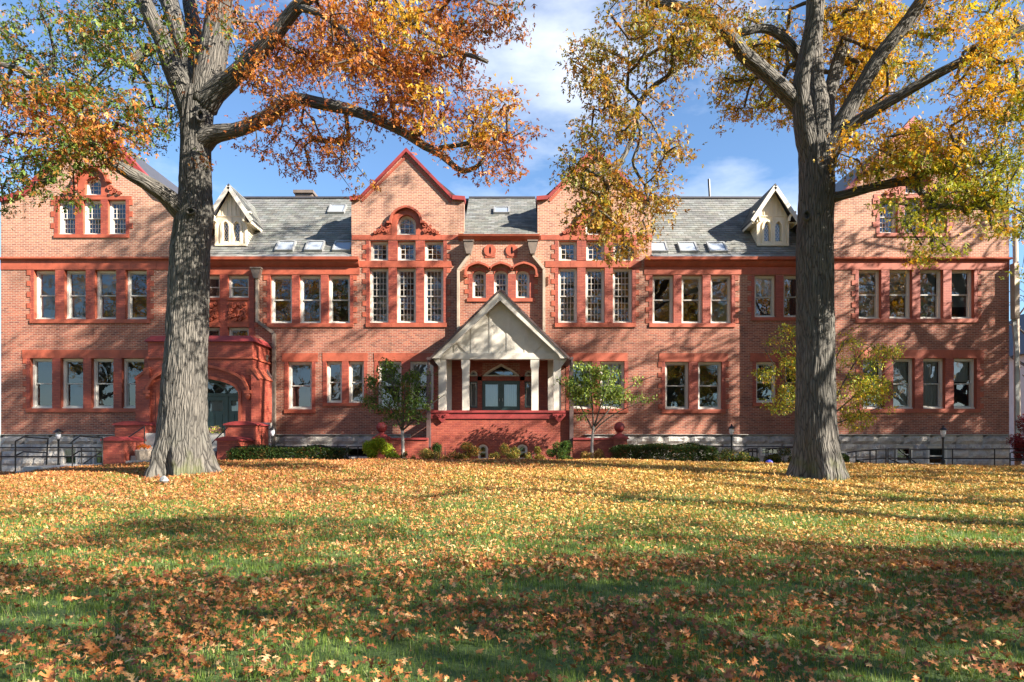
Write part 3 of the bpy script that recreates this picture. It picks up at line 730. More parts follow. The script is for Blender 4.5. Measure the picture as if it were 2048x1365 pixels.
# --- main roof (45 degrees) and slates
ZE = PZ(512, Y0); YR = 33.6; ZR = ZE + (YR - Y0)
def slates(quad, parent, name='slates', w=.30, e=.20, th=.012, base=(.165,.175,.172), clip=None):
    """quad: lower-left, lower-right, upper-right, upper-left; separate lapped slates joined in one mesh"""
    a, b_, c, d = [np.array(p, float) for p in quad]
    U = np.linalg.norm(b_-a); H = np.linalg.norm(d-a); u = (b_-a)/U; v = (d-a)/H; nrm = np.cross(u, v); nrm /= np.linalg.norm(nrm)
    if nrm[2] < 0: nrm = -nrm
    Vs = []; Fs = []; T = []
    rows = int(H/e)
    for r in range(rows):
        n = int(U/w)+1; off = -.5*w*(r % 2)
        for i in range(n+1):
            x0 = max(0, off+i*w); x1 = min(U, off+(i+1)*w-.008)
            if x1-x0 < .04: continue
            y0_ = r*e+rng.uniform(-.008,.008); y1_ = min(H, (r+1)*e+.03)
            if clip and not clip(a+u*(x0+x1)/2+v*(y0_+y1_)/2): continue
            l = .022+rng.uniform(0,.012); t1 = .004; k = len(Vs)
            j = rng.uniform(-.004,.004)
            q = [a+u*x0+v*y0_+nrm*(l+j), a+u*x1+v*y0_+nrm*(l-j), a+u*x1+v*y1_+nrm*t1, a+u*x0+v*y1_+nrm*t1, a+u*x0+v*y0_, a+u*x1+v*y0_]
            Vs += q; Fs += [(k,k+1,k+2,k+3),(k+4,k+5,k+1,k),(k+4,k,k+3,k+3),(k+1,k+5,k+2,k+2)][:2]
            s_ = rng.choice([.72,.88,1,1.12,1.3], p=[.12,.25,.3,.23,.1])*rng.uniform(.93,1.07); tt = np.array(base)*s_*np.array([rng.uniform(.96,1.06),1,rng.uniform(.95,1.05)])
            T += [tt, tt*.7]
    o = np_mesh(name, np.array(Vs), np.array(Fs), M['slate'], parent, np.clip(np.array(T), 0, 1), loc=tuple((a+b_)/2))
    o['kind'] = 'stuff'; return o
def onroof(px, py):
    """point of the main roof plane seen at a picture position"""
    k = (HY-py)/F; Y = (Y0-(ZE-CZ))/(1-k); return Vector((PX(px, Y), Y, CZ+k*Y))
b = MB(); xL, xR = PX(366, YW), PX(1650, YW)
def slab(b, x0, x1, ya, za, yb, zb, t=.12):
    b.add([(x0,ya,za),(x1,ya,za),(x1,yb,zb),(x0,yb,zb),(x0,ya,za-t),(x1,ya,za-t),(x1,yb,zb-t),(x0,yb,zb-t)],
          [(0,1,2,3),(7,6,5,4),(0,4,5,1),(1,5,6,2),(2,6,7,3),(3,7,4,0)])
g1a, g1b, g2a, g2b = PX(703.5,Y0)+.02, PX(927.5,Y0)-.02, PX(1075.5,Y0)+.02, PX(1302.5,Y0)-.02
slab(b, xL, g1a, Y0-.06, ZE-.06, YR, ZR); slab(b, g2b, xR, Y0-.06, ZE-.06, YR, ZR)
ZC = PZ(471, Y0); slab(b, g1b, g2a, Y0-.1, ZC, YR, ZR)
slab(b, xL, xR, 44, ZE-3.0, YR+.001, ZR, .12)
for (xa, xb, xm, zp) in ((g1a-.0, g1b, PX(813,Y0), PZ(301,Y0)), (g2a, g2b, PX(1187.5,Y0), PZ(297,Y0))):
    zk = PZ(400, Y0)
    for xe in (xa, xb):
        b.add([(xe,Y0+.3,zk),(xm,Y0+.3,zp-.1),(xm,38,zp-.1),(xe,38,zk),(xe,Y0+.3,zk-.1),(xm,Y0+.3,zp-.2),(xm,38,zp-.2),(xe,38,zk-.1)],
              [(0,1,2,3),(7,6,5,4),(0,4,5,1),(1,5,6,2),(2,6,7,3),(3,7,4,0)])
    b.box(xa, xa+.12, Y0+.401, 34.5, ZE-.5, zk); b.box(xb-.12, xb, Y0+.401, 34.5, ZE-.5, zk)
    b.add([(xa,38,zk),(xb,38,zk),(xm,38,zp-.1)], [(0,1,2)])
roof = b.build('roof', M['ridge'], bld)
slates([(xL,Y0-.06,ZE-.06),(g1a,Y0-.06,ZE-.06),(g1a,YR,ZR),(xL,YR,ZR)], roof)
slates([(g2b,Y0-.06,ZE-.06),(xR,Y0-.06,ZE-.06),(xR,YR,ZR),(g2b,YR,ZR)], roof)
slates([(g1b,Y0-.1,ZC),(g2a,Y0-.1,ZC),(g2a,YR,ZR),(g1b,YR,ZR)], roof)
b = MB()
for (a, c) in ((xL,g1a),(g1b,g2a),(g2b,xR)): b.box(a, c, YR-.12, YR+.12, ZR-.02, ZR+.06)
b.build('ridge_cap', M['ridge'], roof)
# brick side cheeks of gable bays above the eaves are part of the bay walls; eaves cornice and gutters
def eaves(x0, x1, zt_, name='cornice'):
    b = MB()
    prof = [(Y0+.0,zt_-.72),(Y0-.03,zt_-.72),(Y0-.03,zt_-.40),(Y0-.10,zt_-.36),(Y0-.16,zt_-.28),(Y0-.20,zt_-.18),(Y0-.32,zt_-.14),(Y0-.34,zt_-.02),(Y0+.0,zt_-.02)]
    b.prism(prof, 0, 1); b.v = [(x0+(x1-x0)*p[1], p[0], p[2]) for p in b.v]; return b.build(name, M['red'], bld)
eaves(xL, PX(717,Y0-.2), ZE-.1); eaves(PX(1290,Y0-.2), xR, ZE-.1)
b = MB(); prof = [(Y0,ZC-.24),(Y0-.08,ZC-.22),(Y0-.24,ZC-.10),(Y0-.27,ZC-.02),(Y0,ZC-.02)]
b.prism(prof, 0, 1); b.v = [(PX(917,Y0)+(PX(1079,Y0)-PX(917,Y0))*p[1], p[0], p[2]) for p in b.v]; b.build('cornice', M['red'], bld)
# lead gutter aprons in lengths
for (a, c, n) in ((xL, PX(703,Y0), 4), (PX(1303,Y0), PX(1537,Y0), 3)):
    for i in range(n):
        b = MB(); x0 = a+(c-a)*i/n+.01; x1 = a+(c-a)*(i+1)/n-.01
        b.add([(x0,Y0-.33,ZE-.115),(x1,Y0-.33,ZE-.115),(x1,Y0-.0,ZE+.055),(x0,Y0-.0,ZE+.055),(x0,Y0-.33,ZE-.15),(x1,Y0-.33,ZE-.15)], [(0,1,2,3),(4,5,1,0)])
        b.build('gutter_apron', M['lead'], bld)
# centre gable rake copings with kneelers
for pts in (((703,400),(721,397),(813,302),(905,397),(929,400)), ((1075,400),(1096,397),(1187.5,298),(1285,397),(1303,400))):
    b = MB(); pp = [xz(p[0], p[1], Y0) for p in pts]
    b.strip(pp[1:4], .115, Y0-.13, Y0+.42)
    b.strip([xz(pts[0][0]-2, 399, Y0), pp[1]], .17, Y0-.15, Y0+.42); b.strip([pp[3], xz(pts[4][0]+1, 399, Y0)], .17, Y0-.15, Y0+.42)
    b.build('gable_coping', M['maroon'], bld)
    b = MB(); q = [xz(pts[1][0]+3, 403, Y0), xz(pts[2][0], pts[2][1]+12, Y0), xz(pts[3][0]-3, 405, Y0)]
    b.strip(q, .10, Y0-.03, Y0+.0); b.build('verge_band', M['red'], bld)
# chimney, vent pipe
b = MB(); cx = PX(612, 36); b.box(cx-.45, cx+.45, 35.6, 36.4, ZR-1.5, PZ(389,36)-.1); b.box(cx-.52, cx+.52, 35.5, 36.5, PZ(389,36)-.1, PZ(387,36)); b.build('chimney', M['head'], roof)
b = MB(); vp = P(1421, 398, YR+.4); b.tube([vp-Vector((0,0,.6)), P(1417.5, 359, YR+.4)], .06, 8); b.build('vent_pipe', M['black'], roof)
# skylights
def skylight(px, py, wd=.80, ln=.80):
    p = onroof(px, py); n = Vector((0,-1,1)).normalized(); v = Vector((0,1,1)).normalized()
    b = MB(); ox = wd/2
    def q(u, s, h): return p + Vector((u,0,0)) + v*s + n*h
    for (u0,u1,s0,s1,h) in ((-ox,-ox+.07,0,ln,.13),(ox-.07,ox,0,ln,.13),(-ox+.07,ox-.07,0,.08,.12),(-ox+.07,ox-.07,ln-.08,ln,.14)):
        vs = [q(u0,s0,0),q(u1,s0,0),q(u1,s1,0),q(u0,s1,0),q(u0,s0,h),q(u1,s0,h),q(u1,s1,h),q(u0,s1,h)]
        b.add(vs, [(0,3,2,1),(4,5,6,7),(0,1,5,4),(1,2,6,5),(2,3,7,6),(3,0,4,7)])
    o = b.build('skylight', M['lead'], bld)
    b = MB(); b.add([q(-ox+.07,.08,.10),q(ox-.07,.08,.10),q(ox-.07,ln-.08,.10),q(-ox+.07,ln-.08,.10)], [(0,1,2,3)]); b.build('pane', M['skyglass'], o)
for (px, py) in ((568,505),(627,505),(683,505),(672,429),(1318,507),(1378,507),(1437,507),(1336,429)): skylight(px, py)
k = (HY-430)/F; sl = (ZR-ZC)/(YR-Y0+.1)
Yc = (ZC-CZ-(Y0-.1)*sl)/(k-sl); skp = onroof(1003, 430)
# centre skylight on the shallower centre roof
p = Vector((PX(1003,Yc),Yc,CZ+k*Yc)); v = Vector((0,1,sl)).normalized(); n_ = Vector((0,-sl,1)).normalized(); b = MB(); ox = .37
def q(u, s, h): return p+Vector((u,0,0))+v*s+n_*h
for (u0,u1,s0,s1,h) in ((-ox,-ox+.07,0,.8,.13),(ox-.07,ox,0,.8,.13),(-ox+.07,ox-.07,0,.08,.12),(-ox+.07,ox-.07,.72,.8,.14)):
    b.add([q(u0,s0,0),q(u1,s0,0),q(u1,s1,0),q(u0,s1,0),q(u0,s0,h),q(u1,s0,h),q(u1,s1,h),q(u0,s1,h)], [(0,3,2,1),(4,5,6,7),(0,1,5,4),(1,2,6,5),(2,3,7,6),(3,0,4,7)])
o = b.build('skylight', M['lead'], bld); b = MB(); b.add([q(-ox+.07,.08,.10),q(ox-.07,.08,.10),q(ox-.07,.72,.10),q(-ox+.07,.72,.10)], [(0,1,2,3)]); b.build('pane', M['skyglass'], o)

# --- dormers
def dormer(pc):
    Yf = 30.25; xc = PX(pc, Yf); hw = .66; zb = PZ(492, Yf); zt = PZ(432, Yf)-.0
    zpk = PZ(378, Yf); d = None
    yb = Y0 + (zt-ZE)
    b = MB()
    ww = .145; wins = []
    for s_ in (-1, 1):
        c_ = xc+s_*.245; pts = [(c_-ww, zb+.13), (c_+ww, zb+.13)]
        for i in range(11):
            t = 1-2*i/10; pts.append((c_+ww*t, zb+.83+.24*tud(t, .8)))
        wins.append(pts)
    b.prism([(xc-hw,zb-.25),(xc+hw,zb-.25),(xc+hw,zt),(xc,zpk),(xc-hw,zt)], Yf, Yf+.08, 0, wins)
    d = b.build('dormer', M['cream'], bld)
    for wp in wins:
        window(wp, Yf-.0, None, split=False, rec=.03, case=.02, parent=d, casem='cream', diamond=True, sashm='cream')
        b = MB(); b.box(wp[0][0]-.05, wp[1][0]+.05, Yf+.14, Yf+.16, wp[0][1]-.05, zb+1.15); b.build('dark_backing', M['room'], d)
        b = MB(); out = inset(wp, -.085); b.ring(out, wp, Yf-.05, Yf-.002); b.build('window_surround', M['cream'], d)
    b = MB(); b.box(xc-.6, xc+.6, Yf-.03, Yf-.001, zt-.04, zt+.0)
    for i in range(-3, 4):
        x = xc+i*.19; zz = zpk-.1-abs(x-xc)*(zpk-zt)/hw
        if zz > zt+.06: b.box(x-.018, x+.018, Yf-.025, Yf-.001, zt, zz)
    b.build('batten', M['cream'], d)
    b = MB(); b.box(xc-hw-.04, xc+hw+.04, Yf-.09, Yf-.001, zb-.02, zb+.06); b.box(xc-.03, xc+.03, Yf-.04, Yf-.002, zb+.06, zt-.05)
    for s_ in (-1, 1): b.box(xc+s_*hw-.05, xc+s_*hw+.05, Yf-.045, Yf-.0015, zb+.06, zt-.2)
    b.build('sill', M['cream'], d)
    for s_ in (-1, 1):   # clapboard cheeks
        for i in range(12):
            z0 = zb-.1+i*.12; z1 = z0+.12
            if z1 > zt+.02: break
            ye = Y0+(z0-ZE)+.35; b = MB()
            x = xc+s_*hw
            vs = [(x+s_*.028,Yf+.0,z0),(x+s_*.028,ye,z0),(x+s_*.006,ye+.1,z1),(x+s_*.006,Yf,z1),(x-s_*.02,Yf,z0),(x-s_*.02,ye,z0)]
            b.add(vs, [(0,1,2,3) if s_ > 0 else (3,2,1,0),(4,5,1,0)]); b.build('clapboard', M['cream'], d)
        b = MB()    # curved bracket
        pts = []
        for i in range(9):
            a = math.pi/2*i/8; pts.append((xc+s_*(hw-.02+.30*(1-math.cos(a))), zt-.32+.40*math.sin(a)))
        b.strip(pts, .075, Yf-.28, Yf-.10); b.build('bracket', M['cream'], d)
    # roof: steep planes and rake boards
    Yr = 29.93; slope = 1.555; hx_ = 1.0; zpeak = PZ(367, Yr); zfoot = zpeak-hx_*slope
    for s_ in (-1, 1):
        yv0 = Y0+(zfoot-ZE); yv1 = min(YR, Y0+(zpeak-ZE))
        b = MB(); t = .09
        q = [(xc+s_*hx_,Yr,zfoot),(xc,Yr,zpeak),(xc,yv1+.2,zpeak),(xc+s_*hx_,yv0+.15,zfoot)]
        vs = q+[(p_[0],p_[1],p_[2]-t) for p_ in q]
        fs = [(0,1,2,3),(7,6,5,4),(0,4,5,1),(1,5,6,2),(2,6,7,3),(3,7,4,0)]
        b.add(vs, fs); o = b.build('dormer_roof', M['ridge'], d)
        A = np.array([(xc+s_*hx_,Yr,zfoot),(xc+s_*hx_,yv1+.2,zfoot),(xc,yv1+.2,zpeak),(xc,Yr,zpeak)], float)
        slates(A if s_ > 0 else A, d, clip=lambda p_: p_[2] > ZE+(p_[1]-Y0)-.08)
        b = MB(); b.strip([(xc+s_*(hx_+.01), zfoot-.10), (xc, zpeak-.155)], .17, Yr-.03, Yr+.03)
        b.build('rake_board', M['greycream'], d)
        b = MB(); b.box(min(xc+s_*hx_, xc+s_*(hx_-.04)), max(xc+s_*hx_, xc+s_*(hx_-.04)), Yr+.031, yv0+.1, zfoot-.2, zfoot-.09)
        b.box(min(xc+s_*(hx_-.05), xc+s_*hw), max(xc+s_*(hx_-.05), xc+s_*hw), Yr+.2, yv0, zfoot-.12, zfoot-.09); b.build('fascia', M['cream'], d)
dormer(463); dormer(1545)

# --- relief panels (foliage scrolls round an urn, carved)
def relief(px0, px1):
    Y = Y0; b = MB(); x0, z0 = xz(px0, 645, Y); x1, z1 = xz(px1, 601, Y)
    b.box(x0, x1, Y-.004, Y+.01, z0, z1); o = b.build('relief_panel', M['red'], bld)
    b = MB(); cx_ = (x0+x1)/2; W_ = (x1-x0); H_ = z1-z0
    b.lathe((cx_, Y-.01, z0+.42*H_), [(.02,-.22),(.10,-.16),(.05,-.06),(.13,.10),(.09,.2),(.11,.24)], 10)
    for s_ in (-1, 1):
        for (u, v_, r_) in ((.18,.72,.09),(.33,.55,.08),(.34,.82,.07),(.20,.30,.09),(.36,.25,.07),(.12,.12,.07),(.38,.40,.05)):
            pts = [(cx_+s_*u*W_+r_*(1-.75*f)*math.cos(s_*(f*8)+1), z0+v_*H_+r_*(1-.75*f)*math.sin(s_*(f*8)+1)) for f in np.linspace(0, 1, 16)]
            b.strip(pts, .042, Y-.12, Y-.004)
    b.lathe((cx_, Y-.02, z0+.80*H_), [(.02,-.09),(.08,-.04),(.08,.04),(.03,.09)], 8)
    b.build('carving', M['red'], o)
relief(456, 498); relief(397, 440)

# --- rainwater heads and leaders
def leader(pts_px, Y, dep, wid, head=None, mat='copper', name='downpipe'):
    b = MB()
    for (p, q_) in zip(pts_px[:-1], pts_px[1:]):
        b.strip([xz(*p, Y), xz(*q_, Y)], wid, Y-dep, Y-.03)
    o = b.build(name, M[mat], bld)
    if head:
        cx_, y0_, y1_, w_ = head; b = MB(); x, zt_ = xz(cx_, y0_, Y); z0 = PZ(y1_, Y); hw = w_/2
        b.prism([(x-hw*.45,z0),(x+hw*.45,z0),(x+hw,z0+.38),(x+hw,zt_-.06),(x-hw,zt_-.06),(x-hw,z0+.38)], Y-dep-.08, Y-.02)
        b.box(x-hw-.03, x+hw+.03, Y-dep-.11, Y-.01, zt_-.059, zt_); b.build('rainwater_head', M['head'], o)
    for p in pts_px[1:-1]:
        pass
    return o
leader([(938,508),(938,515),(917.5,543),(917.5,720)], Y0, .27, .11, (938,485,512,.40))
leader([(1066,508),(1066,515),(1087.5,541),(1087.5,720)], Y0, .27, .11, (1065,485,512,.40))
leader([(517,556),(517,646)], Y0, .20, .10, (516,538,560,.42)); leader([(517,644),(550,668),(550,905)], Y0, .19, .12, None, 'head')
leader([(530,712),(530,735),(543,757),(543,905)], Y0-.3, .14, .12, (530,712,738,.3), 'darkpipe')
leader([(1098,552),(1098,570)], Y0, .12, .05, None, 'red', 'wall_bracket')
# wing corner pipe at the right
leader([(2025,640),(2030,700),(2032,905)], YW, .12, .16, None, 'lead'); leader([(2023,530),(2024,640)], YW, .3, .2, None, 'copper')

# --- foundation stones
stone_me = []
for k_ in range(8):
    b = MB(); nx_, nz_ = 5, 3; e = .035
    g = []
    for j in range(nz_+1):
        for i in range(nx_+1):
            u, v_ = i/nx_, j/nz_; edge = min(u, 1-u, v_, 1-v_)
            dpt = 0 if edge < 1e-6 else -(.5+random.uniform(0, .5))
            g.append((-.5+u, dpt, -.5+v_))
    fs = [(j*(nx_+1)+i, j*(nx_+1)+i+1, (j+1)*(nx_+1)+i+1, (j+1)*(nx_+1)+i) for j in range(nz_) for i in range(nx_)]
    b.add(g, fs); base = len(b.v)
    c4 = [(-.5,0,-.5),(.5,0,-.5),(.5,0,.5),(-.5,0,.5),(-.5,1,-.5),(.5,1,-.5),(.5,1,.5),(-.5,1,.5)]
    b.add(c4, [(4,5,1,0),(5,6,2,1),(6,7,3,2),(7,4,0,3)])
    me = bpy.data.meshes.new('foundation_stone_mesh'); me.from_pydata(b.v, [], b.f); me.materials.append(M['stone']); stone_me.append(me)
def stone_obj(px0, px1, py0, py1, Y, dep=.06, gap=.4):
    x0, z0 = xz(px0+gap, py1-gap*.6, Y); x1, z1 = xz(px1-gap, py0+gap*.6, Y)
    o = link('foundation_stone', random.choice(stone_me), bld, ((x0+x1)/2, Y, (z0+z1)/2)); o.scale = (x1-x0, dep, z1-z0)
def foundation(px0, px1, Y, wins=(), dep=.10, rows=((889,903),(903,917),(917,932),(932,950))):
    b = MB(); x0, z0 = xz(px0, 962, Y); x1, z1 = xz(px1, 871, Y); hs = [rectp(a, c, d, e, Y) for a, c, d, e in wins]
    b.prism([(x0,z0),(x1,z0),(x1,z1),(x0,z1)], Y-.05, Y-.002, 0, hs); b.build('foundation_bed', M['conc'], bld)
    n = max(1, round((px1-px0)/52)); 
    for i in range(n): stone_obj(px0+(px1-px0)*i/n, px0+(px1-px0)*(i+1)/n, 870, 889, Y-.05, .10)
    b = MB(); b.box(x0, x1, Y-.16, Y-.003, PZ(870,Y), PZ(869,Y)); b.build('foundation_ledge', M['conc'], bld)
    for ri, (r0, r1) in enumerate(rows):
        x = px0
        while x < px1-2:
            wd = random.uniform(17, 42); xe = min(px1, x+wd)
            if px1-xe < 10: xe = px1
            segs = [(x, xe)]
            for (a, c, d, e) in wins:
                if d-1 < r1 and e+1 > r0+2:
                    ns = []
                    for (s0, s1) in segs:
                        if s1 <= a-2 or s0 >= c+2: ns.append((s0, s1))
                        else:
                            if s0 < a-8: ns.append((s0, a-2))
                            if s1 > c+8: ns.append((c+2, s1))
                    segs = ns
            for (s0, s1) in segs:
                if s1-s0 > 5: stone_obj(s0, s1, r0, r1, Y-.05, .07)
            x = xe
LW = [(124,156,894,932),(186,218,894,932)]; RW = [(1790,1824,893,926),(1854,1893,893,932)]
foundation(2, 290, YW, LW); foundation(1650, 2018, YW, RW)
rws = ((889,906),(906,925))
MWL = [(586,612,894,915),(648,672,893,914),(692,737,893,917)]; MWR = [(1338,1380,891,912),(1400,1442,891,912),(1520,1560,893,912)]
foundation(506, 822, Y0, MWL, rows=rws); foundation(1168, 1642, Y0, MWR, rows=rws)
for ws, Y in ((LW, YW), (RW, YW), (MWL, Y0), (MWR, Y0)):
    for (a, c, d, e) in ws:
        window(rectp(a, c, d, e, Y), Y-.04, None, rec=.0, case=.07, split=(e-d) > 30, blind=0)
        red(a-1, c+1, d-2.5, d, Y, .09, 'lintel', 'conc')

# --- left entrance block
def entrance():
    Y = YE; x0, x1 = PX(296, Y), PX(505, Y); zb = float(gz(-11, 27))-.3
    bk = Y0-.01; b = MB()
    op = [xz(319, 1000, Y), xz(477, 1000, Y)]
    op = [(PX(319,Y), zb+.1), (PX(477,Y), zb+.1)]
    for i in range(15):
        t = 1-2*i/14; op.append(xz(398+79*t, 756+30-30*tud(t, .8), Y))
    b.prism([(x0,zb),(x1,zb),(x1,PZ(684,Y)),(x0,PZ(684,Y))], Y, Y+.45, 0, [op])
    b.box(x1-.35, x1, Y+.451, bk, zb, PZ(684,Y)); b.box(x0, x0+.35, Y+.451, YW-.02, zb, PZ(684,Y))
    b.box(x0+.36, x1-.36, Y+.2, bk, PZ(700,Y), PZ(688,Y))
    b.build('porch_wall', M['redbrick'], bld)
    # lower projecting stage with weathered buttresses
    for s_ in (-1, 1):
        b = MB(); xe = PX(275, Y) if s_ < 0 else x1+.36; xi = PX(303, Y) if s_ < 0 else x1
        zt_ = PZ(760, Y); zs = PZ(738, Y)
        b.prism([(xe,zb),(xi,zb),(xi,zs),(xe,zt_)] if s_ < 0 else [(xi,zb),(xe,zb),(xe,zt_),(xi,zs)], Y-.14, Y-.002 if s_ < 0 else Y+1.2); b.build('buttress', M['redbrick'], bld)
        b = MB(); b.strip([(xe-s_*-.02, zt_+.02), (xi, zs+.03)], .09, Y-.18, Y-.001 if s_ < 0 else Y+1.22); b.build('weathering', M['red'], bld)
    b = MB(); b.prism([xz(494,737,Y), xz(505,737,Y), xz(505,751,Y), xz(494,751,Y)], Y-.05, Y-.001); b.prism([xz(291,737,Y), xz(303,737,Y), xz(303,751,Y), xz(291,751,Y)], Y-.05-.12, Y-.141); b.build('quoin', M['red'], bld)
    # coping (sloped) and strings
    b = MB(); e = .12
    za, zc_ = PZ(684,Y), PZ(671,Y)
    X0, X1, Ya, Yb = x0-e, x1+e, Y-e, bk
    b.add([(X0,Ya,za),(X1,Ya,za),(X1,Yb,za),(X0,Yb,za),(X0+.2,Ya+.22,zc_),(X1-.2,Ya+.22,zc_),(X1-.2,Yb,zc_),(X0+.2,Yb,zc_)],
          [(0,3,2,1),(4,5,6,7),(0,1,5,4),(1,2,6,5),(2,3,7,6),(3,0,4,7)]); b.build('coping', M['maroon'], bld)
    b = MB(); b.box(x0-.06, x1+.06, Y-.06, Y-.001, PZ(718,Y), PZ(714.5,Y)); b.box(x1+.001, x1+.06, Y, bk, PZ(718,Y), PZ(714.5,Y)); b.build('string_course', M['red'], bld)
    # hood mould
    b = MB(); hp = [xz(298, 784, Y)]
    for i in range(21):
        t = -1+2*i/20; hp.append(xz(398+100*t, 731+46-46*tud(t, .86), Y))
    hp.append(xz(498, 784, Y)); b.strip(hp, .10, Y-.19, Y-.001)
    for xx in (298, 498):
        p = xz(xx, 784, Y); b.box(p[0]-.14, p[0]+.14, Y-.2, Y-.001, p[1]-.08, p[1]+.05); b.lathe((p[0], Y-.1, p[1]-.34), [(.02,0),(.07,.06),(.11,.16),(.10,.25)], 10)
    b.build('hood_mould', M['red'], bld)
    b = MB(); rp = [(PX(319,Y)-.06, PZ(860,Y))]+[xz(398+82*(-1+2*i/20), 753+31-31*tud(-1+2*i/20, .8), Y) for i in range(21)]+[(PX(477,Y)+.06, PZ(860,Y))]
    b.strip(rp, .12, Y-.03, Y-.001); b.build('arch_moulding', M['red'], bld)
    # green door screen in the arch
    Yd = Y+.6; pxc = PX(398, Y); hw = PX(477, Y)-pxc; zsp = PZ(786, Y); zfl = PZ(868, Y)
    def ring_poly(inset_): return None
    b = MB(); xs_ = [pxc-hw, pxc-.46*hw*1.0-.06, pxc+.46*hw+.06, pxc+hw]
    b.box(pxc-hw, pxc+hw, Yd, Yd+.1, zsp-.09, zsp+.03)
    for x in (pxc-hw+.05, pxc-.55*hw, pxc+.55*hw, pxc+hw-.05): b.box(x-.05, x+.05, Yd-.01, Yd+.09, zfl, zsp-.09)
    ar = [(pxc+hw*(-1+2*i/20), zsp+.60*tud(-1+2*i/20, .8)) for i in range(21)]; b.strip(ar, .12, Yd-.01, Yd+.1)
    b.box(pxc-.04, pxc+.04, Yd, Yd+.08, zsp+.03, zsp+.55)
    for s_ in (-1, 1):
        b.strip([(pxc+s_*.55*hw, zsp), (pxc+s_*.50*hw, zsp+.2), (pxc+s_*.28*hw, zsp+.42), (pxc+.02*s_, zsp+.55)], .07, Yd, Yd+.08)
        b.strip([(pxc+s_*.55*hw, zsp), (pxc+s_*.62*hw, zsp+.2), (pxc+s_*.8*hw, zsp+.3), (pxc+s_*.95*hw, zsp+.1)], .06, Yd, Yd+.08)
    scr = b.build('door_screen', M['green'], bld)
    b = MB(); b.add([(p_[0], Yd+.05, p_[1]) for p_ in ar[::-1]], [list(range(21))]); b.build('fanlight', M['glass'], scr)
    for (xa, xb, ptop, dr) in ((-.95,-.58,0,0),(.58,.95,0,0),(-.52,-.01,0,1),(.01,.52,0,1)):
        X0, X1 = pxc+xa*hw, pxc+xb*hw; zg0 = zfl+.95; b = MB()
        b.ring([(X0,zfl+.01),(X1,zfl+.01),(X1,zsp-.1),(X0,zsp-.1)], [(X0+.12,zg0),(X1-.12,zg0),(X1-.12,zsp-.28),(X0+.12,zsp-.28)], Yd+.02, Yd+.07)
        b.box(X0+.15, (X0+X1)/2-.04, Yd+.0, Yd+.02, zfl+.2, zg0-.15); b.box((X0+X1)/2+.04, X1-.15, Yd+.0, Yd+.02, zfl+.2, zg0-.15)
        d = b.build('door' if dr else 'sidelight', M['green'], bld)
        b = MB(); b.add([(X0+.12,Yd+.045,zg0),(X1-.12,Yd+.045,zg0),(X1-.12,Yd+.045,zsp-.28),(X0+.12,Yd+.045,zsp-.28)], [(0,1,2,3)]); b.build('pane', M['glass'], d)
        b = MB(); b.add([(X0+.12,Yd+.12,zg0),(X1-.12,Yd+.12,zg0),(X1-.12,Yd+.12,zsp-.28),(X0+.12,Yd+.12,zsp-.28)], [(0,1,2,3)]); b.build('curtain', M['curtain'], d)
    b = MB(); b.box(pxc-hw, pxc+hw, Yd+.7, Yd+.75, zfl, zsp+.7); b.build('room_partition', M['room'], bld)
    b = MB(); b.box(pxc-hw-.4, pxc+hw+.4, Y-1.6, Yd+.7, zb, zfl); b.build('landing', M['conc'], bld)
    # grey corner stone beside the right buttress
    o = link('foundation_stone', stone_me[2], bld, (x1+.42, Y-.0, zfl+.05)); o.scale = (.55, .25, .8)
    o = link('foundation_stone', stone_me[3], bld, (x1+.42, Y-.0, zfl-.75)); o.scale = (.6, .25, .75)
    return zfl, zb, pxc, hw
zfl, zbE, exc, ehw = entrance()

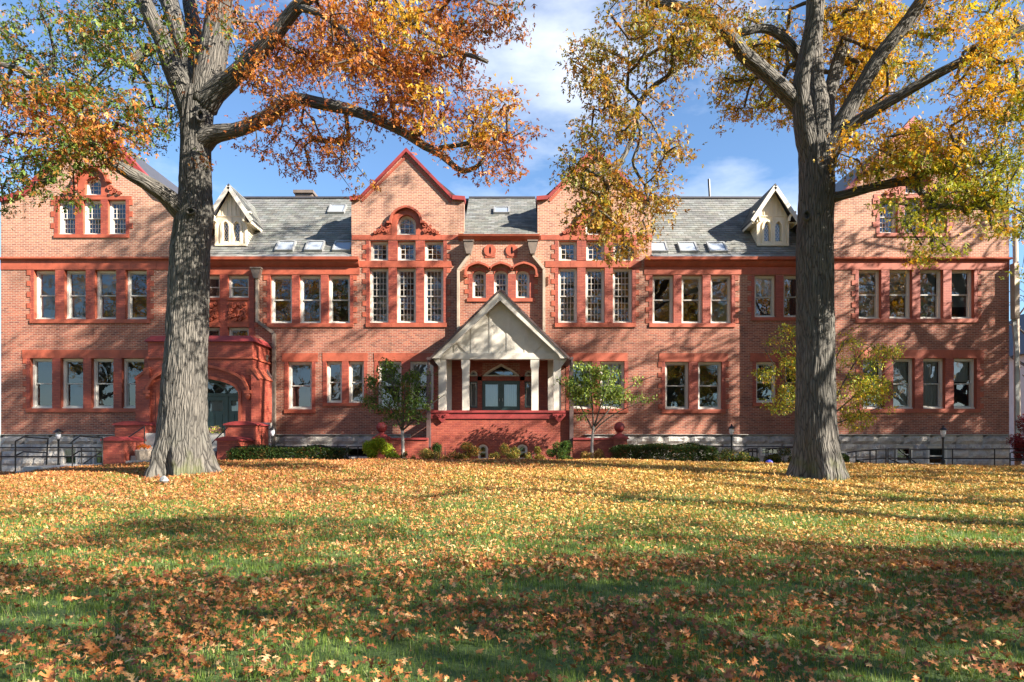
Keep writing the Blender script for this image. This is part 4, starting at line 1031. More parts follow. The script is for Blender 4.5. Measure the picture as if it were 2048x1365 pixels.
# --- cream gabled portico
def portico():
    Y = YP; pt = None
    zf = PZ(838, YP)-.0; zg = float(gz(0, 27))-.4
    # base wall with arched basement windows
    b = MB(); xa, xb = PX(820, Y), PX(1186, Y)
    bw = [archp(956, 976, 889, 921, 8, Y), archp(1034, 1055, 889, 921, 8, Y)]
    b.prism([(PX(862,Y),zg),(PX(1141,Y),zg),(PX(1141,Y),PZ(838,Y)),(PX(862,Y),PZ(838,Y))], Y-.02, Y+.28, 0, bw)
    b.box(PX(862,Y), PX(862,Y)+.3, Y+.281, Y0-.02, zg, PZ(838,Y)); b.box(PX(1141,Y)-.3, PX(1141,Y), Y+.281, Y0-.02, zg, PZ(838,Y))
    b.build('porch_wall', M['redbrick'], bld)
    for wp in bw: window(wp, Y-.0, None, split=True, rec=.02, case=.06)
    for c_ in (966, 1044.5):
        b = MB(); b.strip([xz(c_+14*(-1+2*i/12), 884+12-12*tud(-1+2*i/12), Y) for i in range(13)], .06, Y-.07, Y-.021); b.build('hood_mould', M['red'], bld)
    b = MB(); b.box(PX(860,Y), PX(1143,Y), Y-.12, Y+.35, PZ(826,Y), PZ(821.5,Y)); b.box(PX(862,Y), PX(1141,Y), Y-.07, Y+.30, PZ(838,Y), PZ(826.2,Y))
    b.box(PX(860,Y), PX(862,Y)+.35, Y+.351, Y0-.02, PZ(826,Y), PZ(821.5,Y)); b.box(PX(1141,Y)-.35, PX(1143,Y), Y+.351, Y0-.02, PZ(826,Y), PZ(821.5,Y))
    b.build('coping', M['maroon'], bld)
    for c_ in (885, 1118):
        b = MB(); x = PX(c_, Y)
        b.prism([(x-.03, PZ(845,Y)), (x+.03, PZ(845,Y)), (x+.26, PZ(832,Y)), (x+.26, PZ(828,Y)), (x-.26, PZ(828,Y)), (x-.26, PZ(832,Y))], Y-.14, Y-.071)
        for s_ in (-1, 1): b.strip([(x+s_*.12+.07*(1-.6*f)*math.cos(s_*7*f), PZ(832,Y)+.07*(1-.6*f)*math.sin(s_*7*f)) for f in np.linspace(0,1,14)], .03, Y-.19, Y-.141)
        b.build('carved_bracket', M['maroon'], bld)
    b = MB(); b.box(PX(862,Y)+.3, PX(1141,Y)-.3, Y+.29, Y0-.02, PZ(845,Y)-.1, PZ(845,Y)); b.build('porch_floor', M['conc'], bld)
    # posts
    for (a, c) in ((877,892),(1107,1122)): 
        red(a, c, 719, 821.4, Y, 0, 'post', 'greycream', back=.3)
    for (a, c) in ((893,903),(1096,1106)): red(a, c, 719, 842, Y0-.25, 0, 'post', 'greycream', back=.2)
    for (a, c, s_) in ((924.5,938,1),(1063,1077,-1)):
        x0, x1 = PX(a, Y), PX(c, Y); z0 = PZ(821.4,Y); z1 = PZ(719,Y); zt_ = PZ(740,Y); zk = PZ(733,Y)
        b = MB(); b.prism([(x0,z0),(x1,z0),(x1,zt_),(x1+.03,zk),(x1+.03,z1),(x0-.04,z1),(x0-.04,zk),(x0,zt_)], Y+.0, Y+.3); b.build('post', M['greycream'], bld)
    # beam
    b = MB(); b.box(PX(878,Y), PX(1124,Y), Y-.02, Y+.32, PZ(718.8,Y), PZ(706.5,Y)); b.box(PX(878,Y), PX(878,Y)+.3, Y+.321, Y0-.02, PZ(718.8,Y), PZ(706.5,Y)); b.box(PX(1124,Y)-.3, PX(1124,Y), Y+.321, Y0-.02, PZ(718.8,Y), PZ(706.5,Y)); b.build('beam', M['greycream'], bld)
    # tympanum and boards
    ap = xz(1000, 590, Y); fl = xz(874, 706.4, Y); fr = xz(1128, 706.4, Y)
    b = MB(); b.prism([fl, fr, ap], Y+.06, Y+.12); b.build('gable_panel', M['panel'], bld)
    def zin(px): # underside of rake at px
        return PZ(597+abs(px-1000)*(.985)+2, Y)
    for (a, c) in ((941.5,949.5),(978.5,984),(1013,1023),(1049,1057),(908,916),(1087,1093)):
        z1 = min(zin(a), zin(c))
        b = MB(); b.box(PX(a,Y), PX(c,Y), Y+.038, Y+.059, PZ(706,Y), z1); b.build('board', M['greycream'], bld)
    for s_ in (-1, 1):
        b = MB(); b.strip([xz(1000+s_*64, 705, Y), xz(1000+s_*84, 685, Y)], .12, Y+.02, Y+.058); b.build('board', M['greycream'], bld)
    # barge boards
    for s_ in (-1, 1):
        b = MB(); Yf = Y-.28
        def f(px, py): return xz(1000+s_*px, py, Yf)
        pts = [f(0, 581), f(138, 717), f(121, 717), f(115, 708), f(106, 700), f(0, 601)]
        if s_ > 0: pts = pts[::-1]
        b.prism(pts, Yf, Yf+.09); b.build('barge_board', M['greycream'], bld)
        # roof plane
        pk = f(0, 577.5); ft = f(141, 716.5)
        t = .11; b = MB()
        q = [(ft[0],Yf-.04,ft[1]),(pk[0],Yf-.04,pk[1]),(pk[0],Y0-.01,pk[1]),(ft[0],Y0-.01,ft[1])]
        vs = q+[(p_[0],p_[1],p_[2]-t) for p_ in q]; b.add(vs, [(0,1,2,3),(7,6,5,4),(0,4,5,1),(1,5,6,2),(2,6,7,3),(3,7,4,0)])
        o = b.build('portico_roof', M['darkpipe'], bld)
        qq = [(p_[0], max(p_[1], Yf+.05), p_[2]) for p_ in q]; slates([qq[0], qq[3], qq[2], qq[1]], o, base=(.085,.065,.06))
        # dark gutter and pipe
        b = MB(); gx = ft[0]+s_*.05
        b.tube([(gx,Yf-.06,ft[1]-.02),(gx,Y0-.02,ft[1]-.02)], .07, 8); b.tube([(gx,Y-.1,ft[1]-.02),(gx,Y-.1,PZ(742,Y))], .065, 8)
        b.box(gx-.08, gx+.08, Y-.2, Y-.0, PZ(895,Y), PZ(742,Y)); b.build('downpipe', M['darkpipe'], bld)
        # soffit bracket
        b = MB(); b.prism([f(135,718),f(121,718),f(121,737),f(126,729)][::s_], Y-.1, Y+.3); b.build('bracket', M['greycream'], bld)
portico()

# ------------------------------------------------------------------ garden walls, steps
def garden_wall(pxa, pxb, ball, label, Y=27.35):
    o = empty('garden_wall', (PX((pxa+pxb)/2,Y), Y, float(gz(0, Y))), label, 'wall')
    zg = float(gz(0, Y))-.4; zt_ = PZ(880, Y); x0, x1 = PX(min(pxa,pxb),Y), PX(max(pxa,pxb),Y)
    b = MB(); b.box(x0, x1, Y, Y+.3, zg, zt_); b.build('wall', M['redbrick'], o)
    b = MB(); b.box(x0, x1, Y-.05, Y+.35, zt_, PZ(876,Y)); b.build('coping', M['maroon'], o)
    x = PX(ball, Y); b = MB(); b.box(x-.27, x+.27, Y-.12, Y+.42, zg, PZ(879,Y)); b.build('pier', M['redbrick'], o)
    b = MB(); z = PZ(879,Y)
    b.box(x-.34, x+.34, Y-.19, Y+.49, z, z+.06); b.box(x-.30, x+.30, Y-.15, Y+.45, z+.06, z+.11)
    b.lathe((x, Y+.15, z+.11), [(.27,0),(.20,.07),(.10,.12),(.10,.17)], 20); b.build('pier_cap', M['maroon'], o)
    b = MB(); r = .215; b.lathe((x, Y+.15, z+.27), [(max(.01, r*math.sin(a)), r-r*math.cos(a)) for a in np.linspace(0.05, math.pi-.05, 15)], 24); b.build('ball_finial', M['maroon'], o, smooth=True)
garden_wall(752, 856, 762, 'short red painted garden wall with ball topped pier behind the yellow green bush')
garden_wall(1146, 1240, 1240, 'short red painted garden wall with ball topped pier beside the clipped hedge')
def stair_walls(pc_hi, pc_lo, hw, label, sgn):
    Y1 = 26.2; o = empty('stair_wall', (PX(pc_hi,Y1), Y1, float(gz(-12, Y1))), label, 'wall'); zg = float(gz(-12, 26))-.5
    for (c, w_, yt, ya, yb) in ((pc_hi, 30, 851, 26.0, 27.4), (pc_lo, 21, 882, 24.6, 26.0)):
        b = MB(); x0, x1 = PX(c-w_, ya), PX(c+w_, ya); z = PZ(yt, ya)
        b.box(x0, x1, ya, yb, zg, z); b.build('wall', M['redbrick'], o)
        b = MB(); pr = [(x0-.06, z)]+[(x1+.06, z)]+[(x0-.06+(x1-x0+.12)*(1-i/8), z+.05+.11*math.sin(math.pi*(1-i/8))) for i in range(9)]
        b.prism(pr, ya-.07, yb+.0); b.build('coping', M['maroon'], o)
stair_walls(260, 227, 20, 'stepped red painted stair wall to the left of the big oak trunk', -1)
stair_walls(481, 455, 20, 'stepped red painted stair wall to the right of the big oak trunk', 1)
o = empty('entrance_steps', (exc, 26, zbE), 'stone entrance steps rising between red stair walls behind the oak trunk', 'steps')
for i in range(6):
    b = MB(); y0_ = 24.7+.33*i; zz = zfl-.17*(6-i); b.box(PX(247,25.4), PX(432,25.4), y0_, 26.7, zz-.17, zz-.002); b.build('step', M['conc'], o)
# left path steps
o = empty('path_steps', (PX(90,21.5), 21.5, float(gz(-14.5,21.5))), 'two low pale stone steps between black handrails at the lawn edge', 'steps')
b = MB(); b.box(PX(31,21.2), PX(144,21.2), 21.2, 22.4, PZ(958,21.2), PZ(943,21.2)); b.build('step', M['conc'], o)
b = MB(); b.box(PX(47,21.8), PX(163,21.8), 21.8, 24.2, PZ(950,21.8), PZ(934,21.8)); b.build('step', M['conc'], o)
# path strip on the left
b = MB(); xs_ = np.linspace(-22, -13.4, 12)
vs = []
for x in xs_: vs += [(x, 20.35, float(gz(x,20.35))+.03), (x, 21.6, float(gz(x,21.6))+.03)]
b.add(vs, [(2*i, 2*i+2, 2*i+3, 2*i+1) for i in range(11)]); o = b.build('path', M['path']); tag(o, kind='structure')

# ------------------------------------------------------------------ railings, lamps, small things
def railing(label, Y, paths, r=.022, Yoff=None):
    pts0 = paths[0][0]; base = P(pts0[0], pts0[1], Y); base.z = float(gz(base.x, Y))
    o = empty('handrail', base, label, 'railing')
    for i, pl in enumerate(paths):
        b = MB(); q_ = [P(p[0], p[1], Y) for p in pl]
        nm = 'post' if abs(pl[0][0]-pl[-1][0]) < 3 and len(pl) == 2 else 'rail'
        if nm == 'post':
            q_ = sorted(q_, key=lambda p: -p.z); q_[1].z = min(q_[1].z, float(gz(q_[1].x, Y))-.05)
        b.tube(q_, r, 6); b.build(nm, M['black'], o)
railing('black handrail rising over the left side of the pale path steps', 21.4, [((31,883),(31,957)), ((31,883),(47,874.5),(97,878)), ((33,911),(47,904),(94,906)), ((96,878),(93,930))])
railing('black handrail rising over the right side of the pale path steps', 21.4, [((145,883),(145,950)), ((145,883),(160,872.5),(205,876.5)), ((146,911),(158,903),(204,903)), ((205,876),(205,930))])
railing('long two bar black rail before the left wing foundation', 24.4, [((-20,895.5),(205,895.5)), ((-20,913.5),(205,913.5)), ((2,905),(2,930)), ((163,896),(163,930)), ((168,927),(203,903))])
railing('sloping black handrail on the left stair wall', 25.2, [((241,923),(241,886)), ((241,886),(289,853.5)), ((289,853),(289,884))])
railing('black handrail slanting behind the trunk to the right stair wall', 25.2, [((421,890),(455,855)), ((421,890),(421,925))])
railing('low black rail around the left clipped hedge', 24.6, [((470,894),(692,894)), ((470,894),(470,925)), ((693,894),(693,925))])
railing('short two bar black rail between left hedge and yellow green bush', 25.0, [((696,894),(742,894)), ((696,912),(742,912)), ((696,894),(696,925)), ((742,894),(742,925)), ((716,894),(716,912))])
railing('long black rail behind the right clipped hedge', 26.8, [((1268,893),(1600,894)), ((1428,893),(1428,925)), ((1268,893),(1268,925))])
railing('black ramp rail with close posts behind the right hedge', 25.2, [((1480,906),(1497,898),(1515,898)), ((1497,904),(1515,903)), ((1497,898),(1497,925)), ((1505,898),(1505,925)), ((1514,898),(1514,925)), ((1532,898),(1532,925)), ((1536,898),(1536,925)), ((1532,898),(1600,895)), ((1560,897),(1560,925))])
railing('black ramp rail rising beside the right oak trunk', 24.8, [((1694,906),(1712,903),(1772,898)), ((1712,921),(1772,917)), ((1712,903),(1712,930)), ((1740,901),(1740,930)), ((1752,900),(1752,930)), ((1772,898),(1772,932))])
railing('black rail with two slanting bars before the right wing windows', 24.6, [((1776,898),(1818,898)), ((1776,898),(1776,932)), ((1790,898),(1790,930)), ((1818,898),(1818,932)), ((1795,898),(1836,930)), ((1776,917),(1806,930)), ((1776,917),(1818,917))])
railing('long two bar black rail at the far right foundation', 24.4, [((1821,899),(2070,898)), ((1821,917),(2070,918)), ((1821,899),(1821,932)), ((1905,898),(1905,935)), ((1989,898),(1989,935))])
railing('short looped black rail at the right end of the foundation', 23.4, [((2020,935),(2020,907),(2024,905),(2070,905)), ((2022,921),(2070,921))])
def lamp(px, ytop, Y, label, cap='lantern'):
    z1 = PZ(ytop, Y); x = PX(px, Y); zg = float(gz(x, Y))
    o = empty('lamp_post', (x, Y, zg), label, 'lamp post', 'lamp posts along the building')
    b = MB(); b.lathe((x,Y,zg-.05), [(.07,0),(.07,.35),(.045,.4),(.035,.5),(.032,z1-zg-.40),(.05,z1-zg-.38),(.05,z1-zg-.34)], 10); b.build('pole', M['black'], o)
    b = MB(); b.lathe((x,Y,z1-.36), [(.05,0),(.085,.08),(.09,.2),(.08,.22)], 12); b.build('lamp_glass', M['plastic'], o)
    b = MB()
    if cap == 'flat': b.lathe((x,Y,z1-.14), [(.18,0),(.17,.03),(.07,.10),(.05,.13)], 14)
    else: b.lathe((x,Y,z1-.14), [(.13,0),(.12,.03),(.06,.09),(.03,.11),(.035,.13),(.01,.18)], 12)
    b.build('lamp_cap', M['black'], o)
lamp(117, 858, 25.4, 'black lamp post with flat cap before the left wing foundation', 'flat')
lamp(545, 853, 26.4, 'black lamp post beside the left entrance block and downpipe')
lamp(1463, 850, 25.2, 'black lamp post rising from the right clipped hedge')
lamp(1886, 853, 24.4, 'black lamp post among railings before the right wing')
# flower pots
def leaf_tmpl(kind):
    if kind == 'oak':      # lobed leaf, 12 triangles
        v = [(0,-.05,-.05),(.09,.28,.05),(.10,.58,.09),(.07,.85,.04),(.03,1.08,-.14),(-.09,.28,.04),(-.10,.58,.07),(-.07,.85,.03),
             (.32,.12,.10),(.44,.56,.24),(.27,.97,.10),(-.33,.12,.02),(-.47,.60,.13),(-.28,.93,-.06)]
        f = [(0,1,5),(5,1,2),(5,2,6),(6,2,3),(6,3,7),(7,3,4),(0,8,1),(1,9,2),(2,10,3),(0,5,11),(5,6,12),(6,7,13)]
    elif kind == 'crown':
        v = [(0,0,0),(-.42,.45,-.08),(0,.3,.04),(.42,.45,-.08),(0,1,-.04),(-.16,.62,0),(.16,.62,0)]
        f = [(0,2,1),(0,3,2),(2,6,5),(5,6,4)]
    elif kind == 'oval':
        v = [(0,0,0),(-.25,.5,.05),(0,1,-.05),(.25,.5,.05)]
        f = [(0,3,2),(0,2,1)]
    elif kind == 'blade':
        v = [(-.5,0,0),(.5,0,0),(0,1,0)]; f = [(0,1,2)]
    return np.array(v, float), np.array(f, int)
def rotmats(n, tilt=None, yaw=None, roll=None):
    """random rotations: yaw about z after a tilt about x and a roll about y"""
    yaw = rng.uniform(0, 2*np.pi, n) if yaw is None else yaw
    t = tilt; r = rng.normal(0, .4, n) if roll is None else roll
    cz, sz = np.cos(yaw), np.sin(yaw); ct, st = np.cos(t), np.sin(t); cr, sr = np.cos(r), np.sin(r)
    Z = np.zeros(n); O = np.ones(n)
    Rz = np.stack([cz,-sz,Z, sz,cz,Z, Z,Z,O], 1).reshape(n,3,3)
    Rx = np.stack([O,Z,Z, Z,ct,-st, Z,st,ct], 1).reshape(n,3,3)
    Ry = np.stack([cr,Z,sr, Z,O,Z, -sr,Z,cr], 1).reshape(n,3,3)
    return Rz @ Rx @ Ry
def scatter(name, kind, Pn, scale, Rm, cols, mat, parent=None, loc=(0,0,0), curl=0):
    tv, tf = leaf_tmpl(kind); n = len(Pn)
    if np.ndim(scale) == 1: S = np.repeat(scale[:,None], 3, 1)
    else: S = scale
    V = tv[None]*S[:,None,:]
    V = np.einsum('nij,nkj->nki', Rm, V) + Pn[:,None,:]
    Fc = (tf[None] + (np.arange(n)*len(tv))[:,None,None]).reshape(-1,3)
    T = np.repeat(cols, len(tf), 0)
    o = np_mesh(name, V.reshape(-1,3), Fc, M[mat], parent, T, loc=loc); o['kind'] = 'stuff'; return o
def palette(n, cols, p=None, jit=.12):
    c = np.array(cols)[rng.choice(len(cols), n, p=p)]
    return np.clip(c*rng.uniform(1-jit*1.6, 1+jit*1.6, (n,1))*rng.uniform(1-jit*.6, 1+jit*.6, (n,3)), 0, 1)
def ball_leaves(name, c, rad, n, size, cols, parent, kind='oval', mat='leaf', p=None, flat=0):
    u = rng.normal(size=(n,3)); u /= np.linalg.norm(u, axis=1)[:,None]; u[:,2] = np.where(u[:,2] < -.3, -u[:,2]*.5, u[:,2])
    lum = 1+.22*np.array([mnoise.noise(Vector(q)*2.3+Vector(c)) for q in u.tolist()])
    Pn = np.array(c)+u*np.array(rad)*(rng.uniform(.55, 1.03, n)**.5*lum)[:,None]
    return scatter(name, kind, Pn, rng.uniform(.7,1.2,n)*size, rotmats(n, rng.uniform(-.6,1.4,n)), palette(n, cols, p), mat, parent, tuple(c))
pp = P(432, 872, 26.2)
o = empty('flower_pot', (pp.x, 26.2, pp.z-.32), 'grey planter of yellow and mauve mums before the green door', 'planter')
b = MB(); b.box(pp.x-.33, pp.x+.36, 26.0, 26.5, pp.z-.32, pp.z+.05); b.build('pot', M['conc'], o)
ball_leaves('flowers', (pp.x-.02, 26.2, pp.z+.12), (.36,.28,.24), 900, .05, [(.45,.5,.03),(.3,.42,.04),(.42,.18,.25),(.5,.22,.3)], o, p=[.3,.2,.25,.25])
pp = P(287, 905, 25.0)
o = empty('flower_pot', (pp.x, 25.0, pp.z-.3), 'straw coloured planter topped with orange flowers on the entrance steps', 'planter')
b = MB(); b.lathe((pp.x,25.0,pp.z-.3), [(.22,0),(.27,.2),(.29,.36),(.25,.4)], 12); b.build('pot', M['wood'], o)
ball_leaves('flowers', (pp.x, 25.0, pp.z+.15), (.27,.22,.14), 600, .05, [(.75,.16,.01),(.8,.25,.02),(.1,.15,.03)], o, p=[.5,.35,.15])
b = MB(); c = P(329, 970, 16.2); c.z = float(gz(c.x, 16.2))+.03
b.lathe((c.x,c.y,c.z), [(.06,0),(.10,.05),(.08,.12),(.03,.17)], 9); b.v = [(v_[0]+.02*math.sin(v_[2]*60+v_[0]*40), v_[1], v_[2]) for v_ in b.v]
tag(b.build('marker_stone', M['lead']), 'small pale grey lump lying in the leaves before the left oak', 'stone')
b = MB(); c = P(1538, 930, 24.0); c.z = float(gz(c.x, 24.0)); b.lathe((c.x,c.y,c.z), [(.12,0),(.15,.06),(.12,.15),(.04,.2)], 9); tag(b.build('plastic_bag', M['blue']), 'small blue plastic bag on the ground under the right hedge end', 'bag')

# ------------------------------------------------------------------ trees
class Tree:
    def __init__(s, name, base, label, cat='tree', group=None):
        s.o = empty(name, base, label, cat, group); s.base = Vector(base)
        s.pos = []; s.rad = []
        s.tw = []
    def limb(s, pts, rads, sides=14, name='limb', mat='bark', seg=.35, wob=.03, register=True):
        """smooth Catmull-Rom limb"""
        pts = [Vector(p) for p in pts]; P_ = []; R_ = []
        for i in range(len(pts)-1):
            p0 = pts[max(i-1,0)]; p1 = pts[i]; p2 = pts[i+1]; p3 = pts[min(i+2,len(pts)-1)]
            n = max(2, int((p2-p1).length/seg))
            for k_ in range(n):
                t = k_/n; t2 = t*t; t3 = t2*t
                q_ = .5*((2*p1)+(-p0+p2)*t+(2*p0-5*p1+4*p2-p3)*t2+(-p0+3*p1-3*p2+p3)*t3)
                r_ = rads[i]*(1-t)+rads[i+1]*t
                wv = Vector((mnoise.noise(q_*1.3), mnoise.noise(q_*1.3+Vector((9,3,1))), mnoise.noise(q_*1.3+Vector((2,8,5)))))*wob*min(1, .1/max(r_, .02)+.6)
                P_.append(q_+wv); R_.append(r_*(1+.10*mnoise.noise(q_*3.1)))
        P_.append(pts[-1]); R_.append(rads[-1])
        b = MB(); b.tube(P_, R_, sides); o_ = b.build(name, M[mat], s.o, smooth=True)
        if mat == 'bark':
            ln = np.concatenate([[0], np.cumsum([(P_[i+1]-P_[i]).length for i in range(len(P_)-1)])])+pts[0].x*3
            aa = np.arange(sides)*2*np.pi/sides; bkv = np.stack([np.outer(R_, np.cos(aa)), np.outer(R_, np.sin(aa)), np.repeat(ln[:,None], sides, 1)], 2)
            at = o_.data.attributes.new('bk', 'FLOAT_VECTOR', 'POINT'); at.data.foreach_set('vector', bkv.astype(np.float32).ravel())
        if register:
            for p_, r_ in zip(P_, R_): s.pos.append(tuple(p_)); s.rad.append(r_)
    def grow(s, att, r0=.0105, mat='twig', minr=.006, sides=5, seg=.45, sag=.10, name='twigs'):
        """join each foliage point to the nearest wood, nearest first"""
        pos = list(s.pos); nb = len(pos); par = [-1]*nb
        A = np.array(att); base = np.array(pos)
        d0 = np.array([np.min(np.sum((base-a)**2, 1)) for a in A]); order = np.argsort(d0)
        buf = np.zeros((nb+len(A)*12, 3)); buf[:nb] = base; cnt = nb
        ends = []
        for ai in order:
            a = A[ai]; dd = np.sum((buf[:cnt]-a)**2, 1); j = int(np.argmin(dd)); dist = math.sqrt(dd[j])
            n = max(1, min(10, int(dist/seg+.5))); st_ = buf[j].copy(); prev = j
            off = rng.normal(0, .10*dist, 3)*.6
            for k_ in range(1, n+1):
                t = k_/n; q_ = st_*(1-t)+a*t+off*math.sin(math.pi*t)+np.array([0,0,sag*dist*math.sin(math.pi*t)])+rng.normal(0,.03,3)*(t < 1)
                buf[cnt] = q_; par.append(prev); prev = cnt; cnt += 1
            ends.append(prev)
        load = np.zeros(cnt)
        for e in ends: load[e] += 1
        for i in range(cnt-1, nb-1, -1):
            if par[i] >= nb or par[i] < 0: 
                if par[i] >= nb: load[par[i]] += load[i]
        rad = np.maximum(minr, r0*np.sqrt(load))
        # chains
        b = MB(); child = {}
        for i in range(nb, cnt): child.setdefault(par[i], []).append(i)
        def chain(st_, first):
            c_ = [st_, first]; cur = first
            while cur in child:
                ch = max(child[cur], key=lambda q_: load[q_]); 
                for o_ in child[cur]:
                    if o_ != ch: stack.append((cur, o_))
                c_.append(ch); cur = ch
            return c_
        stack = [(p_, c_) for p_ in list(child) if p_ < nb for c_ in child[p_]]
        while stack:
            st_, f_ = stack.pop(); c_ = chain(st_, f_)
            rr_ = [min(rad[c_[1]], s.rad[st_] if st_ < nb else rad[st_])]+[rad[q_] for q_ in c_[1:]]; rr_[-1] = .003
            b.tube([buf[q_] for q_ in c_], rr_, sides if rad[c_[1]] > .012 else 3, cap=False)
        if b.v:
            o = b.build(name, M[mat], s.o, smooth=True); o['kind'] = 'stuff'
        return [(buf[e], buf[e]-buf[par[e]]) for e in ends]
def blobs_points(blobs, spacing, wscale=1.0, zc=None):
    """foliage points: (px,py,rx,ry,Yc,Yspread,weight) ellipses read at their own distance"""
    out = []
    for (px, py, rx, ry, Yc, Ys, wt) in blobs:
        area = math.pi*rx*ry/(F/Yc)**2
        n = int(area*wt/spacing**2)
        for _ in range(n):
            while True:
                a, b_, c_ = rng.uniform(-1,1,3)
                if a*a+b_*b_+c_*c_ <= 1: break
            Y = Yc+c_*Ys
            p = P(px+a*rx, py+b_*ry, Y)
            v = mnoise.noise(p*.55)+.5*mnoise.noise(p*1.4)
            if v < -.18: continue
            out.append(tuple(p))
    return out
def foliage(tree, ends, per, spread, size, colfn, kind='crown', name='crown', mat='leaf', droop=.2):
    E = np.array([e[0] for e in ends]); n = len(E)*per
    Pn = np.repeat(E, per, 0)+rng.normal(0, 1, (n,3))*np.array([spread, spread, spread*.6])
    Rm = rotmats(n, rng.normal(-.5, .75, n), roll=rng.normal(0,.6,n)); sc_ = rng.uniform(.65, 1.25, n)*size
    return scatter(name, kind, Pn, sc_, Rm, colfn(Pn), mat, tree.o, tuple(tree.base))
def cnoise(Pn, f, o=0):
    return np.array([mnoise.noise(Vector(p)*f+Vector((o,o*2,o*3))) for p in Pn.tolist()])

def big_trunk(T, prof, Y, ztop=None, seed=0, hollow=None):
    """fluted, flared trunk from (px centre, py, r px) rows"""
    rows = []
    pr = sorted(prof, key=lambda r_: -r_[1])
    zs = [PZ(r_[1], Y) for r_ in pr]; xs_ = [PX(r_[0], Y) for r_ in pr]; rs = [r_[2]/F*Y*.94 for r_ in pr]
    zz = np.arange(zs[0]-.25, zs[-1], .055); S = 96; V = []; 
    for z in zz:
        cx_ = np.interp(z, zs, xs_); r0 = np.interp(z, zs, rs); h = z-zs[0]
        for k_ in range(S):
            a = 2*math.pi*k_/S; ca, sa = math.cos(a), math.sin(a)
            fl = max(0, 1-h/1.35)
            root = (.20*math.sin(5*a+seed)+.13*math.sin(3*a+1.3*seed)+.07*math.sin(9*a+seed)+.16*mnoise.noise(Vector((ca*3, sa*3, z*.8+seed*2))))*fl**1.2
            lump = .045*mnoise.noise(Vector((ca*1.4, sa*1.4, z*.5+seed)))
            wz = mnoise.noise(Vector((ca*2, sa*2, z*.7+seed)))*.35
            rid = abs(mnoise.noise(Vector((math.cos(a+wz*.25)*8.5, math.sin(a+wz*.25)*8.5, z*1.15+seed*3))))
            fine = abs(mnoise.noise(Vector((ca*19, sa*19, z*3.2+seed))))
            r_ = r0*(1+root+lump)+(.085*min(rid,.4)-.02)+.022*fine
            V.append((cx_+ca*r_, Y+sa*r_, z))
    V = np.array(V); n = len(zz); I = np.arange(n*S).reshape(n, S)
    Fc = np.c_[I[:-1].ravel(), np.roll(I[:-1], -1, 1).ravel(), np.roll(I[1:], -1, 1).ravel(), I[1:].ravel()]
    o_ = np_mesh('trunk', V, Fc, M['bark'], T.o, smooth=True, loc=(xs_[0], Y, zs[0]))
    at = o_.data.attributes.new('bk', 'FLOAT_VECTOR', 'POINT'); aa = np.arange(S)*2*np.pi/S
    bkv = np.stack([np.repeat(.52*np.cos(aa)[None], n, 0), np.repeat(.52*np.sin(aa)[None], n, 0), np.repeat(zz[:,None], S, 1)], 2)
    at.data.foreach_set('vector', bkv.astype(np.float32).ravel())
    for z in zz[::6]:
        T.pos.append((float(np.interp(z, zs, xs_)), Y-.3, float(z))); T.rad.append(.2)
def pl(pts, Y, dY=0.0):
    """limb from (px,py,rpx[,extra depth]) at distance Y, going dY deeper by its end; radius follows distance"""
    n = len(pts); P_ = []; R_ = []
    for i, q_ in enumerate(pts):
        y = Y+dY*i/(n-1)+(q_[3] if len(q_) > 3 else 0)
        P_.append(P(q_[0], q_[1], y)); R_.append(max(.012, q_[2]/F*y))
    return P_, R_

YT = 18.0
t1 = Tree('oak_tree', (PX(364,YT), YT, float(gz(PX(364,YT),YT))), 'huge oak at the left with rust orange and green leaves and straight grey trunk')
big_trunk(t1, [(364,944,59),(364,930,55),(364,905,55),(365,880,51),(365,850,48),(368,800,45),(373,700,41.5),(377,600,40),(380,500,38.5),(386,450,37.5),(390,425,36.5),(391,385,32),(392,300,30),(393,250,31),(395,205,33),(397,180,30)], YT, seed=1)
for nm_pts, Yd in (
    ([(376,440,20),(350,408,19),(322,384,16),(293,366,14),(234,333,12),(183,289,10),(139,227,9),(92,183,8),(48,143,7),(0,128,5),(-70,90,4)], -3.0),
    ([(388,235,25),(368,185,23),(343,130,19),(325,80,17),(305,40,16),(288,0,15),(265,-80,13),(230,-220,9)], -.8),
    ([(392,215,22),(385,160,19),(370,100,18),(352,45,18),(338,0,17),(310,-100,14),(300,-260,9)], .9),
    ([(398,205,22),(398,140,17),(393,90,15),(386,40,14),(380,-20,13),(400,-160,9)], 1.6),
    ([(402,215,32),(415,165,29),(427,110,27),(434,60,26),(440,0,24),(455,-120,20),(470,-280,12)], .2),
    ([(404,215,25),(430,185,22),(463,157,19),(495,128,17),(530,92,16),(562,52,14),(592,18,13),(625,-8,12),(700,-30,10),(770,-25,8),(800,12,6),(838,60,5.5),(880,84,5),(930,107,4.5),(975,124,4)], -2.6),
    ([(405,283,26),(424,272,19),(452,264,15),(490,256,14),(530,238,14),(556,218,13.5),(580,202,13),(610,200,12),(660,212,11.5),(720,226,11),(770,246,10),(810,268,9),(850,292,8),(882,310,7),(905,330,6),(925,341,5.5),(950,333,4.5),(968,318,4)], -2.4),
    ([(600,15,8),(640,28,7),(690,62,6),(720,100,5.5),(750,128,4)], -.8),
    ([(318,95,8),(290,98,7.5),(272,112,7),(255,130,5)], -.6),
    ([(880,296,5),(915,290,4.5),(955,284,4),(990,285,3.5),(1015,268,3)], -.8),
    ([(250,130,4.5),(285,150,4),(300,180,3.5),(310,215,3)], .4),
): 
    off = -1.2 if nm_pts[0][0] in (600, 880) else 0
    if nm_pts[0][0] == 880: off = -2.0
    t1.limb(*pl(nm_pts, YT+off, Yd))
